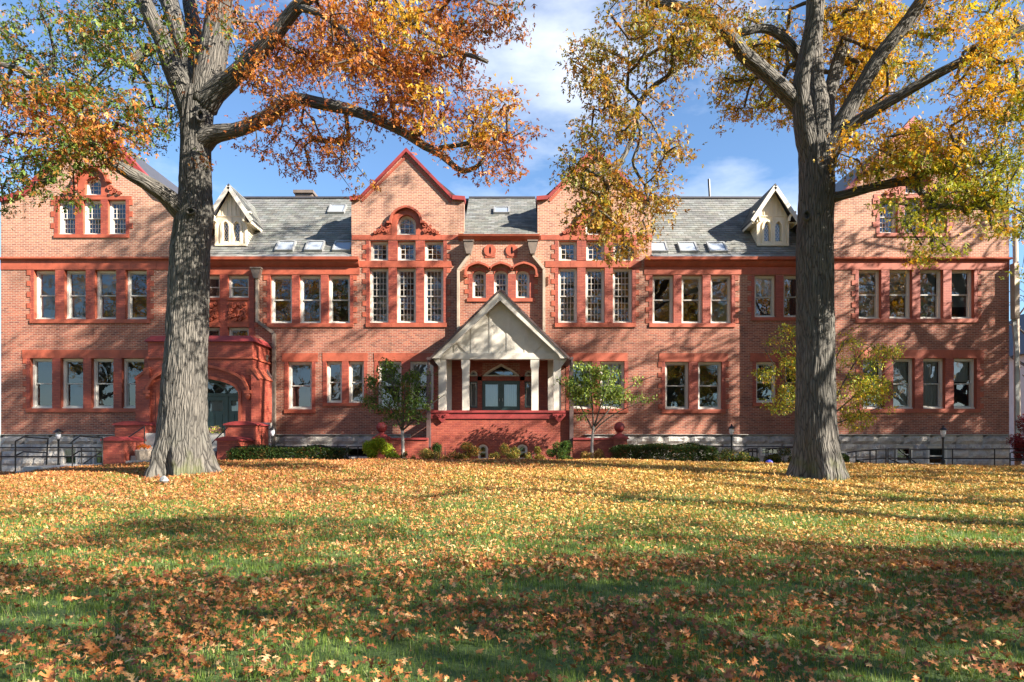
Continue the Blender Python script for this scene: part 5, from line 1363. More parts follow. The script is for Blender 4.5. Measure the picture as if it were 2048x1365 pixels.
bl1 = [ # px py rx ry Y dY weight
 (90,110,130,120,15.6,1.6,1.3),(70,270,120,110,15.4,1.5,1.2),(210,190,110,110,15.8,1.6,1.1),(60,400,70,60,15.2,1.0,1.1),(240,270,90,60,16,1.2,.8),(30,490,45,30,15,.6,1.0),(120,400,50,40,15.5,.9,.5),
 (250,60,130,90,18,2.6,.9),(180,310,110,50,16.6,1.6,.35),
 (540,90,120,90,19,2.6,1.0),(660,60,150,90,17.5,2.6,1.1),(800,70,140,90,16.5,2.4,1.1),(930,60,130,80,16,2.2,1.0),(620,150,130,70,17,2.2,.9),(740,160,120,70,16.2,2.0,.9),(860,170,110,60,16,2,.8),
 (960,190,110,60,15.6,1.8,.8),(840,230,110,50,15.8,1.6,.9),(1000,250,85,60,15.5,1.4,.8),(930,290,110,50,15.6,1.4,.7),(560,270,90,60,16.8,1.6,.65),(640,310,80,50,16.4,1.4,.6),(1000,330,60,40,15.6,1,.5),(800,345,40,32,15.6,.6,.6),(690,260,80,50,16.2,1.2,.5),
 (1040,60,40,60,15.8,1.4,.5),(560,340,50,35,16.4,.8,.5),(700,370,45,22,16.2,.6,.35),(310,230,45,90,18.2,1.6,.6),(430,40,60,60,17,.6,.35),(370,110,25,40,16.9,.4,.8),(395,340,20,50,17.2,.2,.25),(300,380,30,25,16.6,.6,.4)]
up1 = [(100,-150,260,160,17,4,.35),(400,-200,300,200,18,4.5,.3),(750,-120,280,130,17,4,.35),(350,-500,350,220,18,5,.25)]
def col1(Pn):
    n = len(Pn); x = Pn[:,0]
    g = np.clip((-6.2-x)/3.0, 0, 1)*.72+.6*cnoise(Pn, .35, 3)+.25*cnoise(Pn, 1.1, 5)+.06+rng.normal(0,.12,n)-.30*np.clip((10.2-Pn[:,2])/1.8, 0, 1)
    org = palette(n, [(.32,.10,.022),(.42,.15,.025),(.22,.065,.025),(.50,.24,.05),(.27,.10,.05)], [.27,.25,.17,.17,.14])
    grn = palette(n, [(.085,.145,.022),(.055,.10,.02),(.17,.21,.03),(.32,.15,.03)], [.32,.26,.2,.22])
    yel = palette(n, [(.60,.33,.03),(.50,.36,.05)])
    c = np.where((g > .42)[:,None], grn, org)
    yy = cnoise(Pn, .6, 9)+rng.normal(0,.12,n)
    return np.where(((yy > .34) & (x > -5))[:,None], yel, c)
e1 = t1.grow(blobs_points(bl1, .232), sag=.05)
foliage(t1, e1, 30, .17, .135, col1)
e1u = t1.grow(blobs_points(up1, .62), r0=.012, name='upper_twigs')
foliage(t1, e1u, 16, .4, .27, col1, name='upper_crown')

t2 = Tree('oak_tree', (PX(1634,YT), YT, float(gz(PX(1634,YT),YT))), 'tall oak at the right with golden yellow leaves and forking dark limbs')
big_trunk(t2, [(1634,950,52),(1634,935,48),(1633,915,45),(1632,890,43),(1631,850,40.5),(1631,800,39),(1631,700,37.5),(1630,600,36.5),(1629,500,35.5),(1631,430,35),(1633,380,34.5),(1632,320,33.5),(1631,295,34),(1630,270,32)], YT, seed=4)
for nm_pts, Yd in (
    ([(1626,345,18),(1619,300,22),(1611,265,21),(1606,235,20),(1602,195,18),(1605,155,16),(1610,124,15),(1618,80,14.5),(1624,40,14),(1627,0,13.5),(1635,-120,11),(1620,-260,8)], -.9),
    ([(1606,232,15),(1585,199,16),(1556,170,15.5),(1515,132,15),(1482,103,14.5),(1457,70,14),(1415,37,12.5),(1366,17,11),(1312,4,9.5),(1250,-15,7)], -2.2),
    ([(1606,125,10),(1590,98,9.5),(1565,74,9.5),(1538,60,9),(1506,59,8),(1473,70,7.5),(1440,82,6.5),(1419,89,6),(1385,108,5.5),(1346,146,5),(1310,172,5),(1279,205,5.5),(1272,235,5),(1268,262,5),(1252,305,4.8),(1225,340,4.5),(1195,349,4),(1172,340,3)], -3.0),
    ([(1634,315,28),(1637,260,26),(1634,205,22),(1630,160,18),(1628,110,16.5),(1630,60,15.5),(1634,0,14.5),(1650,-140,12),(1660,-300,8)], .7),
    ([(1642,300,20),(1650,245,17),(1656,205,14),(1664,165,13),(1675,125,12),(1690,80,10),(1715,20,8),(1740,-80,6)], 1.8),
    ([(1648,320,26),(1665,280,21),(1690,235,17),(1720,180,15),(1742,140,14.5),(1765,105,14),(1800,62,13),(1830,20,12.5),(1850,-10,12),(1900,-110,9)], -.6),
    ([(1650,325,22),(1672,288,15),(1700,256,12),(1730,232,10.5),(1762,213,10),(1830,174,9.5),(1900,135,9),(1970,100,8.5),(2040,62,8),(2120,20,6)], -1.4),
    ([(1650,398,16),(1668,394,11),(1690,389,9.5),(1720,381,9),(1760,371,8.5),(1800,364,9.5),(1824,366,9),(1838,378,7),(1855,398,6.5),(1870,410,6),(1890,412,5),(1930,418,4)], -1.6),
    ([(1272,235,4),(1282,262,3.6),(1278,290,3.4),(1265,320,3.2),(1272,345,3),(1290,370,2.6)], -.1),
):
    if nm_pts[0][0] == 1272: t2.limb(*pl(nm_pts, 15.6, Yd))
    else: t2.limb(*pl(nm_pts, YT, Yd))
bl2 = [
 (1280,70,110,90,15.8,1.8,1.0),(1380,70,100,80,16.2,1.8,.9),(1200,150,50,70,15.4,1.2,.8),(1290,180,100,80,15.5,1.6,.9),(1330,270,60,90,15.3,1.2,.8),(1230,250,90,50,15.2,1.2,.7),(1160,120,30,60,15.4,1,.6),
 (1200,370,85,60,15.1,1.0,.95),(1220,450,80,60,15.1,.9,.8),(1300,390,55,55,15.2,.9,.7),(1170,310,50,30,15.2,.8,.5),(1250,510,30,25,15.1,.4,.6),(1200,515,35,25,15.1,.4,.6),(1165,430,40,25,15.1,.5,.6),
 (1430,40,60,50,16.6,1.4,.6),(1560,110,100,80,20,1.6,1.0),(1500,190,80,60,19.6,1.4,.9),(1570,230,50,60,19.8,1.2,.8),(1480,240,50,25,19.5,.8,.5),(1540,30,60,30,18,1.5,.5),
 (1720,60,110,80,20.2,2,1.3),(1790,160,90,80,20,1.8,1.1),(1720,180,60,80,20.4,1.4,1.0),(1860,90,50,90,18,1.8,.5),(1960,50,110,60,16.8,2,.9),(1980,180,90,80,16.6,1.6,1.2),
 (1870,300,110,60,16.5,1.4,1.2),(1800,330,90,50,16.6,1.2,1.0),(1960,330,100,80,16.4,1.4,1.3),(1900,420,120,60,16.4,1.2,1.1),(1990,450,80,70,16.3,1.2,1.2),(1890,500,80,35,16.3,.8,.9),(1960,500,60,35,16.3,.7,.9),(1740,290,60,50,16.8,1,.6),(1700,320,40,50,17,.9,.5),(1780,400,50,30,16.5,.7,.5),(2060,250,60,120,16.6,1.5,1.0),(2040,500,30,50,16.3,.6,.8),(1750,340,60,30,16.7,.8,.5)]
up2 = [(1300,-140,220,140,17,4,.5),(1300,-430,200,200,18,3.5,.9),(1480,-400,240,160,18,3.5,.8),(1650,-220,320,200,18,4.5,.5),(2000,-150,260,150,17.5,4,.35),(1620,-520,380,220,18,4.5,.6),(1430,-760,230,140,18,3.5,.6),(1500,-330,260,180,17,4,.5),(1850,-420,240,200,18,4,.5)]
def col2(Pn):
    n = len(Pn); x = Pn[:,0]
    g = .55*cnoise(Pn, .4, 13)+.3*cnoise(Pn, 1.2, 15)+rng.normal(0,.14,n)
    yel = palette(n, [(.56,.34,.025),(.48,.23,.018),(.60,.43,.05),(.36,.19,.02)], [.35,.2,.27,.18])
    grn = palette(n, [(.26,.29,.03),(.16,.21,.025),(.36,.34,.04)], [.4,.25,.35])
    brn = palette(n, [(.26,.125,.03),(.22,.17,.03),(.34,.17,.025),(.19,.18,.035),(.42,.28,.035)], [.25,.22,.23,.15,.15])
    left = np.clip((6.5-x)/1.5, 0, 1)+rng.normal(0,.15,n)
    c = np.where((g > .06)[:,None], grn, yel)
    low = np.where((g > .22)[:,None], palette(n, [(.16,.18,.03),(.24,.22,.03)]), brn)
    return np.where((left > .5)[:,None], low, c)
e2 = t2.grow(blobs_points(bl2, .212), sag=.05)
foliage(t2, e2, 30, .17, .135, col2)
e2u = t2.grow(blobs_points([(a,b_,c_,d_,e_,f_,g_*1.7) for a,b_,c_,d_,e_,f_,g_ in up2], .80), r0=.012, name='upper_twigs')
foliage(t2, e2u, 75, .42, .25, col2, name='upper_crown')
# knot holes
def knot(T, px, py, rx, ry, Y):
    b = MB(); c = P(px, py, Y); a, h = rx/F*Y, ry/F*Y
    rings = [(1.5,0.0),(1.25,-.10),(1.0,-.12),(.8,-.06),(.7,.10)]; n = 18; vs = []
    for s_, dy in rings:
        for i in range(n): t = 2*math.pi*i/n; vs.append((c.x+a*s_*math.cos(t), Y+dy*.6, c.z+h*s_*math.sin(t)))
    fs = [(r_*n+i, r_*n+(i+1)%n, (r_+1)*n+(i+1)%n, (r_+1)*n+i) for r_ in range(4) for i in range(n)]
    b.add(vs, fs); b.build('knot', M['bark'], T.o, smooth=True)
    b = MB(); b.add([(c.x+a*.75*math.cos(2*math.pi*i/n), Y+.03, c.z+h*.75*math.sin(2*math.pi*i/n)) for i in range(n)], [list(range(n))]); b.build('knot_hollow', M['black'], T.o)
knot(t1, 402, 233, 7, 9, YT-.44); knot(t2, 1612, 432, 6, 8, YT-.42); knot(t1, 383, 424, 7, 5, YT-.50)

# small ornamental trees by the building
def small_tree(pxb, Y, stem, limbs, blobs, cols, label, size=.115, per=10, p=None, kind='oval', spacing=.10, name='young_tree', r=3.2, spread=.10):
    x = PX(pxb, Y); T = Tree(name, (x, Y, float(gz(x, Y))), label)
    pts = [Vector((x, Y, float(gz(x,Y))-.1))]+[P(q_[0], q_[1], Y) for q_ in stem]
    rr_ = [r/F*Y*1.3]+[q_[2]/F*Y for q_ in stem]; T.limb(pts, rr_, 8, 'trunk', 'smallbark', wob=.01)
    for l_ in limbs:
        n = len(l_); T.limb([P(q_[0], q_[1], Y+(q_[2] if len(q_) > 2 else 0)) for q_ in l_], list(np.linspace(.035, .012, n)), 6, 'limb', 'twig', wob=.015)
    blobs = [(a,b_,c_,d_,e_,f_,g_*(1.7 if c_ < 44 else .38)) for a,b_,c_,d_,e_,f_,g_ in blobs]
    e = T.grow(blobs_points(blobs, spacing), r0=.004, minr=.0035, seg=.2, sides=4, sag=-.05)
    foliage(T, e, per, spread, size, lambda Pn: palette(len(Pn), cols, p), kind)
G = [(.045,.105,.022),(.075,.15,.03),(.12,.19,.035),(.03,.07,.02)]
small_tree(806, 25.6, [(806,890,3),(805,862,3)], [[(805,866),(790,830),(765,795,.3),(745,765,.5)],[(805,864),(800,820),(785,770,-.3),(775,745)],[(805,864),(815,820),(840,780,.2),(862,765,.3)],[(805,860),(808,810,-.4),(812,760,-.5)],[(805,862),(840,830,-.2),(868,805,-.3),(890,790)]],
   [(795,810,58,32,25.6,.9,1.3),(775,775,48,25,25.6,.7,.7),(835,800,45,30,25.6,.7,.9),(845,755,42,14,25.6,.4,.45),(745,765,20,12,25.6,.3,.6),(775,740,22,22,25.6,.4,.5),(820,765,28,25,25.6,.5,.6),(880,796,25,6,25.6,.2,.4),(740,800,18,14,25.6,.4,.5),(810,835,45,16,25.6,.6,1.1)],
   [(.06,.13,.025),(.10,.19,.035),(.15,.23,.04),(.04,.09,.02)], 'young dark green tree with wide crown left of the cream portico')
small_tree(1184, 25.6, [(1184,890,3),(1186,866,2.6),(1188,850,2.4)], [[(1187,862),(1165,820),(1140,780,.3),(1112,762,.4)],[(1187,858),(1185,810),(1180,760,-.3),(1178,735)],[(1188,855),(1215,825),(1240,790,.3),(1275,765,.4),(1310,752)],[(1188,855),(1205,800,-.4),(1222,745,-.5)],[(1186,866),(1200,850),(1235,825),(1290,800)]],
   [(1190,800,52,36,25.6,.9,1.1),(1160,770,32,28,25.6,.6,.8),(1225,790,40,26,25.6,.7,.8),(1215,748,28,18,25.6,.5,.55),(1125,762,30,9,25.6,.3,.55),(1150,738,28,14,25.6,.4,.5),(1275,762,35,10,25.6,.3,.5),(1280,796,30,8,25.6,.3,.4),(1190,835,35,14,25.6,.5,.9),(1182,750,24,22,25.6,.4,.5)],
   [(.13,.22,.035),(.21,.30,.05),(.29,.37,.08),(.08,.14,.03)], 'young light green tree with spreading twigs right of the cream portico')
Y3 = 24.0
small_tree(1660, Y3, [(1656,880,5),(1650,840,4.6)], [[(1650,850),(1600,800),(1560,750,.3),(1530,700,.4)],[(1650,850),(1615,760),(1590,700,-.2),(1560,655)],[(1650,845),(1700,800),(1750,760,.3),(1790,725)],[(1650,845),(1690,760),(1720,710),(1745,690)],[(1652,855),(1720,830),(1770,810)],[(1650,845),(1665,740),(1690,680)]],
   [(1570,700,45,40,Y3,1,.8),(1530,750,42,18,Y3,.7,.7),(1590,760,40,50,Y3,1,.8),(1570,810,40,18,Y3,.7,.6),(1580,665,28,16,Y3,.4,.4),(1720,720,50,40,Y3,1,1.0),(1700,790,50,45,Y3,1,1.2),(1770,705,35,16,Y3,.5,.6),(1745,780,40,30,Y3,.7,.9),(1710,840,40,20,Y3,.7,.9),(1775,820,30,6,Y3,.3,.35),(1700,680,20,25,Y3,.4,.3)],
   [(.44,.46,.05),(.55,.42,.05),(.28,.36,.05),(.17,.25,.04),(.50,.26,.04)], 'low wide tree with olive and gold leaves behind the right oak trunk', p=[.25,.2,.25,.2,.1], size=.095)

# shrubs and hedges: leafy masses on stems
def shrub(px0, px1, ytop, Y, label, cols, p=None, n=2600, size=.06, depth=.7, name='shrub', cat='shrub', group=None, boxy=False, bumps=3):
    x0, x1 = PX(px0, Y), PX(px1, Y); zt_ = PZ(ytop, Y); xc = (x0+x1)/2; zg = float(gz(xc, Y)); h = zt_-zg
    o = empty(name, (xc, Y, zg), label, cat, group)
    b = MB()
    for i in range(max(3, int((x1-x0)/.35))):
        bx = x0+(x1-x0)*(.12+.76*rr()); b.tube([(bx, Y+random.uniform(-.2,.2)*depth, zg-.05), (bx+random.uniform(-.15,.15), Y+random.uniform(-.3,.3)*depth, zg+h*.75)], [.02,.006], 5)
    b.build('stems', M['twig'], o)
    n = int(n*1.5)
    if boxy:
        n = int(n*1.5); u = np.clip(rng.uniform(-1.04, 1.04, n)+rng.normal(0,.03,n), -1.15, 1.15); v_ = rng.uniform(0, 1, n); w_ = rng.uniform(-1, 1, n)
        if boxy: top = 1-.12*np.abs(u)**6
        else: top = np.sqrt(np.clip(1-.62*u*u, .1, 1))
        X = xc+u*(x1-x0)/2
        lump = np.array([mnoise.noise(Vector((a*1.6, 3.3+px0*.01, b_*1.2))) for a, b_ in zip(X, w_)])
        hh = h*top*(1+.18*lump+(0 if boxy else .34)*np.array([mnoise.noise(Vector((a*3.1, 7.7+px1*.01, b_*2.2))) for a, b_ in zip(X, w_)]))
        shell = rng.uniform(0,1,n) < .6
        Z = zg+hh*np.where(shell, 1-.12*rng.uniform(0,1,n)**2, v_)
        D = Y+w_*depth*np.sqrt(np.clip(1-.5*((Z-zg)/h)**3, .2, 1)); fr = rng.uniform(0,1,n) < .35
        D = np.where(fr, Y-depth*rng.uniform(.85,1.05,n), D); Z = np.where(fr, zg+hh*v_, Z)
    else:
        k_ = max(5, int((x1-x0)*7)); cs = []
        for i in range(k_):
            cx_ = xc+(x1-x0)/2*random.uniform(-.92,.92); e_ = 1-.45*abs((cx_-xc)/((x1-x0)/2))**1.5
            cs.append((cx_, Y+random.uniform(-.8,.6)*depth*.7, zg+h*e_*random.choice([.3,.5,.72,.86]), random.uniform(.13,.24)*min(1.4, (x1-x0)), random.uniform(.10,.2)*h+.05))
        cs = np.array(cs); ci = rng.integers(0, k_, n); g = rng.normal(size=(n,3)); g /= np.linalg.norm(g, axis=1)[:,None]; g *= (rng.uniform(.3,1.15,n)**.6)[:,None]
        X = cs[ci,0]+g[:,0]*cs[ci,3]; D = cs[ci,1]+g[:,1]*cs[ci,3]; Z = np.maximum(zg+.03, cs[ci,2]+g[:,2]*cs[ci,4])
    scatter('foliage', 'oval', np.c_[X, D, Z], rng.uniform(.7,1.3,n)*size, rotmats(n, rng.uniform(-.7,1.2,n)), palette(n, cols, p, .18), 'leaf', o, (xc, Y, zg))
HG = [(.035,.07,.018),(.06,.11,.022),(.022,.045,.015),(.28,.13,.04)]
shrub(474, 690, 896, 25.0, 'long low dark green hedge before the left foundation', HG, [.4,.3,.25,.05], 16000, .065, .6, 'hedge', 'hedge', boxy=True)
shrub(1228, 1420, 892, 25.0, 'clipped dark green hedge beside the right ball topped pier', HG, [.4,.3,.25,.05], 16000, .065, .6, 'hedge', 'hedge', boxy=True)
shrub(1418, 1500, 902, 24.8, 'rounded hedge with yellow tips around the right lamp post', HG+[(.30,.30,.05)], [.25,.3,.15,.1,.2], 3500, .065, .6, 'hedge', 'hedge')
shrub(1496, 1530, 911, 24.9, 'small dark green bush beside the blue bag', HG, [.4,.3,.25,.05], 1500, .06)
shrub(1535, 1600, 898, 25.4, 'dark green bush behind the rail left of the right oak trunk', HG+[(.26,.27,.05)], [.3,.3,.15,.05,.2], 3000, .065)
shrub(1672, 1715, 909, 24.6, 'dark evergreen bush at the right foot of the right oak', HG, [.4,.3,.25,.05], 1800, .06)
shrub(733, 796, 867, 24.9, 'bright yellow green bush covering the left ball topped pier', [(.42,.50,.03),(.30,.42,.03),(.52,.54,.06),(.16,.26,.03)], None, 5200, .075, .5)
shrub(838, 900, 892, 25.0, 'low shrub with orange tinged leaves at the left foot of the portico', [(.36,.20,.06),(.20,.18,.04),(.08,.13,.03),(.42,.30,.10)], [.3,.25,.3,.15], 2600, .06)
shrub(862, 900, 880, 25.6, 'upright dark green shrub behind the orange one at the portico', G, None, 1500, .06)
shrub(898, 958, 886, 25.1, 'green and copper shrub left of the arched basement windows', [(.38,.22,.07),(.12,.16,.03),(.07,.13,.03),(.40,.16,.04)], None, 3000, .06)
shrub(976, 1036, 885, 25.1, 'green and yellow shrub between the two arched basement windows', [(.34,.28,.06),(.12,.18,.03),(.06,.11,.03),(.40,.20,.06)], None, 3000, .06)
shrub(1052, 1096, 896, 25.0, 'low yellowing shrub right of the arched basement windows', [(.36,.28,.07),(.14,.2,.03),(.30,.16,.05)], None, 2000, .06)
shrub(1098, 1152, 884, 25.1, 'pointed dark green shrub near the right portico downpipe', G, None, 2800, .06)
shrub(1160, 1216, 895, 25.0, 'yellowing shrub at the foot of the right young tree', [(.42,.30,.10),(.32,.24,.07),(.2,.2,.05),(.34,.14,.06)], None, 2200, .055)
shrub(796, 832, 905, 25.2, 'thin dry shrub at the foot of the left young tree', [(.22,.16,.05),(.12,.13,.03)], None, 700, .055)
shrub(2016, 2090, 835, 24.5, 'dark red leaved shrub at the right edge by the wall corner', [(.20,.02,.035),(.30,.035,.04),(.12,.012,.02)], None, 3800, .075, .8)
pp = P(1272, 884, 25.9)
def spiky(px, Y, label, n=60):
    x = PX(px, Y); zg = float(gz(x, Y)); o = empty('spiky_plant', (x,Y,zg), label, 'plant'); b = MB()
    for i in range(n):
        a = random.uniform(0, 2*math.pi); l_ = random.uniform(.6,.95); s_ = random.uniform(.2,.8)
        dx, dy = math.cos(a)*s_*.5, math.sin(a)*s_*.5; wv = Vector((-math.sin(a), math.cos(a), 0))*.018
        p0 = Vector((x,Y,zg+.35)); p1 = p0+Vector((dx*.6,dy*.6,l_*.6)); p2 = p0+Vector((dx*1.1,dy*1.1,l_*.8))
        b.add([p0-wv,p0+wv,p1+wv,p1-wv,p2], [(0,1,2,3),(3,2,4)])
    b.build('leaves', M['spike'], o)
M['spike'] = plain('grey_green_blade', (.22,.28,.20), .6, .2, 5)
spiky(1272, 25.9, 'grey green spiky plant behind the hedge by the right ball pier')

# pole and neighbour house on the right
b = MB(); pb = P(2036, 900, 33); o = empty('utility_pole', (pb.x, 33, float(gz(pb.x,33))), 'wooden utility pole with wires beyond the right wall corner', 'utility pole')
b.tube([(pb.x,33,float(gz(pb.x,33))-.2),(pb.x-.15,33,PZ(430,33))], [.14,.11], 10); b.build('pole', M['wood'], o, smooth=True)
b = MB()
for i, (ya, yb) in enumerate(((560,600),(575,640),(590,680))): b.tube([P(2035,ya,33), P(2120,yb,36)], .012, 4)
b.build('wires', M['black'], o)
hx = PX(2085, 46); hz = float(gz(hx, 46)); o = empty('neighbour_house', (hx, 46, hz), 'grey sided neighbouring house behind the utility pole', 'house')
b = MB(); x0 = PX(2042,46)
for i in range(26): b.add([(x0,44,hz+i*.3),(x0+9,44,hz+i*.3),(x0+9,44.03,hz+i*.3+.3),(x0,44.03,hz+i*.3+.3),(x0,44.05,hz+i*.3),(x0+9,44.05,hz+i*.3)], [(0,1,2,3),(4,5,1,0)])
b.box(x0, x0+9, 44.06, 52, hz-.3, hz+7.8); b.build('wall', M['siding'], o)
b = MB(); b.prism([(x0-.5,hz+7.6),(x0+9.5,hz+7.6),(x0+4.5,hz+11.5)], 43.5, 52.5); b.build('roof', M['ridge'], o)
for (zz) in (1.2, 4.6):
    b = MB(); b.box(x0+.8, x0+1.9, 43.93, 44.02, hz+zz, hz+zz+1.7); wv = b.build('window', M['white'], o)
    b = MB(); b.box(x0+.9, x0+1.8, 43.90, 43.93, hz+zz+.1, hz+zz+1.6); b.build('pane', M['black'], wv)

# generic trees: beyond the building and around the lawn (they throw the shade across the lawn and walls)
def generic_tree_meshes(seed, H=20, spread=8.5, clear=5, nleaf=9000, size=.34, cols=None, bare=False):
    T = Tree('park_oak', (0,0,0), 'x', 'tree'); r_ = random.Random(seed)
    T.limb([(0,0,-.3),(0,0,.5),(.1,0,clear*.6),(.1,.1,clear)], [.75,.55,.48,.44], 12, 'trunk')
    for i in range(9):
        a = 2*math.pi*i/9+r_.uniform(-.3,.3); ele = r_.uniform(.25,1.2); l_ = (H-clear)*r_.uniform(.55,.8)
        dx, dy, dz = math.cos(a)*math.cos(ele), math.sin(a)*math.cos(ele), math.sin(ele)
        l_ = min(l_, spread/max(.2, math.cos(ele))); z0 = clear-1+r_.uniform(0,2)
        T.limb([(.1,.1,z0-.5), (dx*l_*.35, dy*l_*.35, z0+dz*l_*.3), (dx*l_*.7, dy*l_*.7, z0+dz*l_*.75), (dx*l_, dy*l_, z0+dz*l_)], [.25,.18,.11,.03], 7, 'limb', seg=1.0, wob=.15)
    att = []
    while len(att) < nleaf//26:
        u = rng.uniform(-1,1,3)
        if np.dot(u,u) > 1: continue
        p = np.array([u[0]*spread, u[1]*spread, clear+1+(H-clear-1)*(u[2]*.5+.5)])
        if mnoise.noise(Vector(p)*.40+Vector((seed,0,0))) < .05: continue
        att.append(p)
    e = T.grow(att, r0=.012, seg=1.0, sides=4)
    if not bare: foliage(T, e, 34, .46, size*.85, cols, name='crown')
    return T
def copy_thing(src, loc, rz, sc_, label, group):
    r_ = src.copy(); COL.objects.link(r_); r_.location = loc; r_.rotation_euler = (0,0,rz); r_.scale = (sc_,)*3
    r_['label'] = label; r_['group'] = group
    for ch in src.children:
        c = ch.copy(); COL.objects.link(c); c.parent = r_
    return r_
def colg(Pn):
    n = len(Pn); g = .6*cnoise(Pn, .25, 21)+rng.normal(0,.1,n)
    return np.where((g > 0)[:,None], palette(n, [(.50,.22,.02),(.55,.32,.03)]), palette(n, [(.12,.17,.03),(.22,.2,.03),(.30,.10,.02)]))
GA = generic_tree_meshes(3, cols=colg); GB = generic_tree_meshes(8, H=22, spread=9, clear=6, cols=colg)
SH = [ # x, y, rotation, scale, which   (right of and behind the camera)
 (28,18,.3,1.08,0),(36,23,1.7,.78,1),(45,16,2.4,1.1,0),
 (22,-6.5,.9,.95,1),(38,-7,2.2,1.0,0),(50,-2,4.0,.9,1),(12,-13,3.3,1.0,0),(14,-7,1.1,.9,1),(31,-8,5.2,.95,0),
 (-14,-30,1.2,1.45,1),(-36,-27,2.0,1.45,0),(2,-40,.5,1.6,1),(24,-38,3.9,1.5,0),(-56,-38,5,1.5,1),(46,-44,2.5,1.6,0),(-28,-46,4.2,1.6,0)]
lab = 'tall autumn oak standing on the lawn outside the picture'; grp = 'oaks across the lawn outside the picture'
first = {0: True, 1: True}
for (x, y, rz, s_, wh) in SH:
    T = (GA, GB)[wh]; loc = (x, y, float(gz(x, y)))
    if first[wh]:
        T.o.location = loc; T.o.rotation_euler = (0,0,rz); T.o.scale = (s_,)*3; T.o['label'] = lab; T.o['group'] = grp; first[wh] = False
    else: copy_thing(T.o, loc, rz, s_, lab, grp)
bt = generic_tree_meshes(12, H=15, spread=5, clear=3, nleaf=4200, bare=True)
bt.o.name = 'bare_tree'; bt.o.location = (PX(2050,46), 41, float(gz(33,41))); bt.o['label'] = 'bare leafless tree beyond the right wall corner'
for (x, y, rz, s_) in ((24,4.5,.4,1.5),(29,10,2.6,1.5),(31,24,1.2,1.45),(40,22,3.9,1.6),(24.5,22,5.0,1.25)):
    copy_thing(bt.o, (x, y, float(gz(x, y))), rz, s_, 'bare oak standing on the lawn outside the picture', 'bare oaks on the lawn outside the picture')

# ------------------------------------------------------------------ fallen leaves and grass
def lawn_cols(Pn):
    n = len(Pn); x, y = Pn[:,0], Pn[:,1]
    rust = palette(n, [(.26,.085,.03),(.38,.14,.04),(.48,.21,.07),(.15,.055,.025),(.58,.34,.16)], [.22,.28,.23,.12,.15])
    gold = palette(n, [(.58,.36,.10),(.54,.24,.045),(.70,.50,.20),(.36,.15,.04)], [.3,.25,.27,.18])
    g = np.clip((x+4)/14, 0, .8)*np.clip((y-7)/8, 0, 1)-.45*np.clip((-x-1)/6, 0, 1)*np.clip((y-12.5)/3, 0, 1)+.30*np.clip((y-8)/4, 0, 1)*np.clip((24-y)/8,.3,1)+.35*cnoise(Pn, .22, 31)+rng.normal(0,.18,n)  # leaf tone by place; extra pale gold mid-lawn also imitates the sunlit band
    return np.where((g > .50)[:,None], gold, rust)
def inview(x, y, m=1.12): return np.abs(x) < y*.75*m+1.2
def lawn_points(n, y0, y1, power=1.0):
    y = y0+(y1-y0)*rng.uniform(0,1,n)**power; x = rng.uniform(-1,1,n)*(y1*.75*1.1+1.2); k_ = inview(x, y); return x[k_], y[k_]
x, y = lawn_points(1000000, 3.2, 26.0)
dn = np.array([mnoise.noise(Vector((a*.55, b_*.9, 0)))+.6*mnoise.noise(Vector((a*1.9, b_*2.6, 4))) for a, b_ in zip(x.tolist(), y.tolist())])
dens = np.interp(y, [3,7,10,13,16,26], [.26,.28,.38,.52,.62,.72])*np.clip(1+dn*np.interp(y, [3,10,16], [1.9,1.5,.7]), .05, 2.2)
keep = rng.uniform(0,1,len(x)) < dens
# no leaves inside the trunks
for cx_ in (PX(364,YT), PX(1634,YT)): keep &= ((x-cx_)**2+(y-YT)**2) > .75**2
x, y = x[keep], y[keep]; n = len(x)
Pn = np.c_[x, y, gz(x, y)+np.interp(y, [3,10,20], [.045,.035,.03])+rng.uniform(0,.03,n)]
size = (.028+.050*rng.uniform(0,1,n)**1.4)*np.interp(y,[3,12,16],[1.1,1,1.1])
lc = lawn_cols(Pn); near = y < 8.5
for nm, kd, k_ in (('fallen_leaves', 'oak', near), ('distant_fallen_leaves', 'crown', ~near)):
    n = int(k_.sum()); tag(scatter(nm, kd, Pn[k_], size[k_], rotmats(n, rng.normal(0,.55,n), roll=rng.normal(0,.6,n)), lc[k_], 'dryleaf'), None)
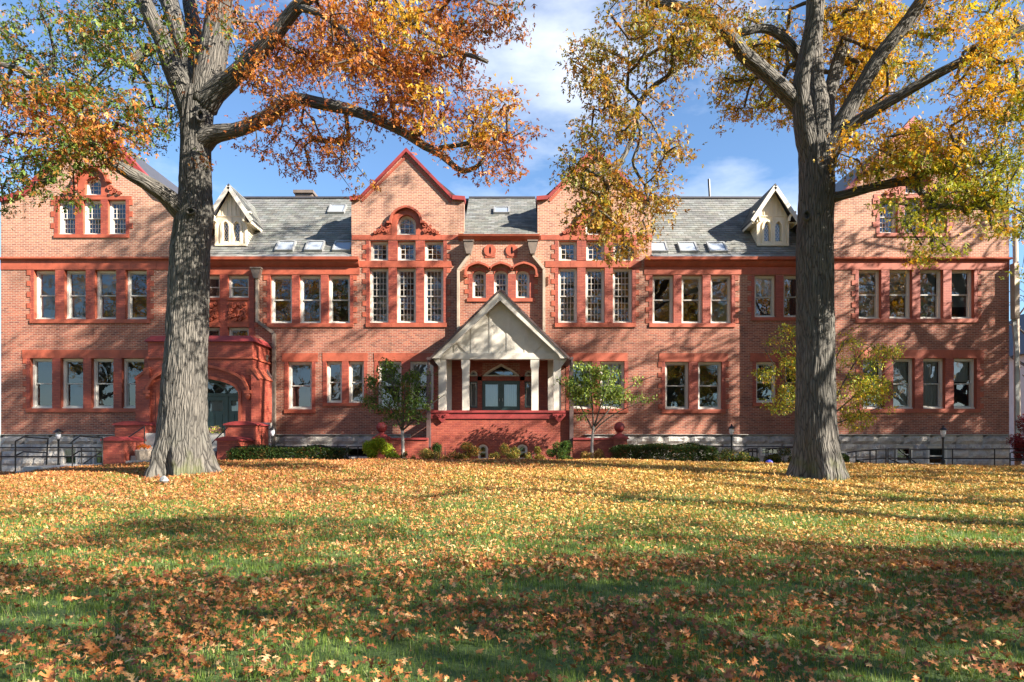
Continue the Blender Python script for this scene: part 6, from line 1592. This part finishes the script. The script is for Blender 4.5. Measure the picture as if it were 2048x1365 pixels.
# the nearest leaves one by one
def leaf_mesh(seed):
    r_ = random.Random(seed); V = [(0,-.28,0),(.015,-.1,0)]; 
    prof = [(.03,0),(.20,.02),(.10,.14),(.40,.20),(.13,.34),(.50,.52),(.46,.58),(.14,.58),(.33,.86),(.10,.82),(.0,1.08)]
    right = [(a*(1+r_.uniform(-.12,.12)), b_) for a, b_ in prof]; left = [(-a*(1+r_.uniform(-.12,.12)), b_) for a, b_ in prof[:-1]][::-1]
    out = right+left; cl = r_.uniform(-1.4,1.4)
    vs = [(a, b_, .8*a*a*r_.choice([1.3,.7,-.8])+cl*.18*(b_-.5)**2+r_.uniform(-.02,.02)) for a, b_ in out]
    sp = [(0, t, .02+cl*.18*(t-.5)**2) for t in (.1,.35,.6,.82)]
    loops = [Vector((a[0], a[1], 0)) for a in vs]; tr = tessellate_polygon([loops])
    b = MB(); b.add(vs, [tuple(t) for t in tr]); k_ = len(b.v); b.add([(-.012,-.3,.01),(.012,-.3,.01),(.012,.02,.01),(-.012,.02,.01)], [(0,1,2,3)])
    me = bpy.data.meshes.new('fallen_leaf_mesh'); me.from_pydata(b.v, [], b.f); me.materials.append(M['solo']); me.polygons.foreach_set('use_smooth', [True]*len(me.polygons)); me.update(); return me
LM = [leaf_mesh(i) for i in range(7)]
k_ = 0
while k_ < 300:
    yy = 3.6+random.random()**1.3*3.2; xx = random.uniform(-1,1)*(yy*.78)
    if mnoise.noise(Vector((xx*.8, yy*1.1, 2))) < -.12: continue
    o = link('fallen_leaf', random.choice(LM), lawn, (xx, yy, float(gz(xx,yy))+random.uniform(.05,.085)))
    o.rotation_euler = (random.gauss(0,.5), random.gauss(0,.5), random.uniform(0,6.28)); s_ = random.uniform(.04,.072); o.scale = (s_,)*3; k_ += 1
# grass blades
x, y = lawn_points(56000, 3.0, 13.5, 1.35); x2, y2 = lawn_points(34000, 13.4, 22.5); x = np.r_[x, x2]; y = np.r_[y, y2]; n0 = len(x)
per = 7; n = n0*per; X = np.repeat(x, per)+rng.normal(0,.035,n); Yb = np.repeat(y, per)+rng.normal(0,.035,n)
Z = gz(X, Yb)-.005; hgt = rng.uniform(.04,.10,n)*np.interp(Yb, [3,13], [1,.9])*(1+.5*np.array([mnoise.noise(Vector((a*1.3,b_*1.3,7))) for a, b_ in zip(x.tolist(), y.tolist())]).repeat(per))
wd = rng.uniform(.0035,.006,n)*np.interp(Yb, [3,7,13,22], [1,1.5,2.6,4.5])
S = np.c_[wd, hgt, np.ones(n)]
Rm = rotmats(n, np.pi/2+rng.normal(0,.5,n), roll=rng.normal(0,.3,n))
scatter('grass', 'blade', np.c_[X, Yb, Z], S, Rm, palette(n, [(.11,.19,.03),(.16,.26,.04),(.24,.32,.07),(.07,.13,.025),(.38,.37,.17)], [.3,.27,.2,.15,.08]), 'blade')
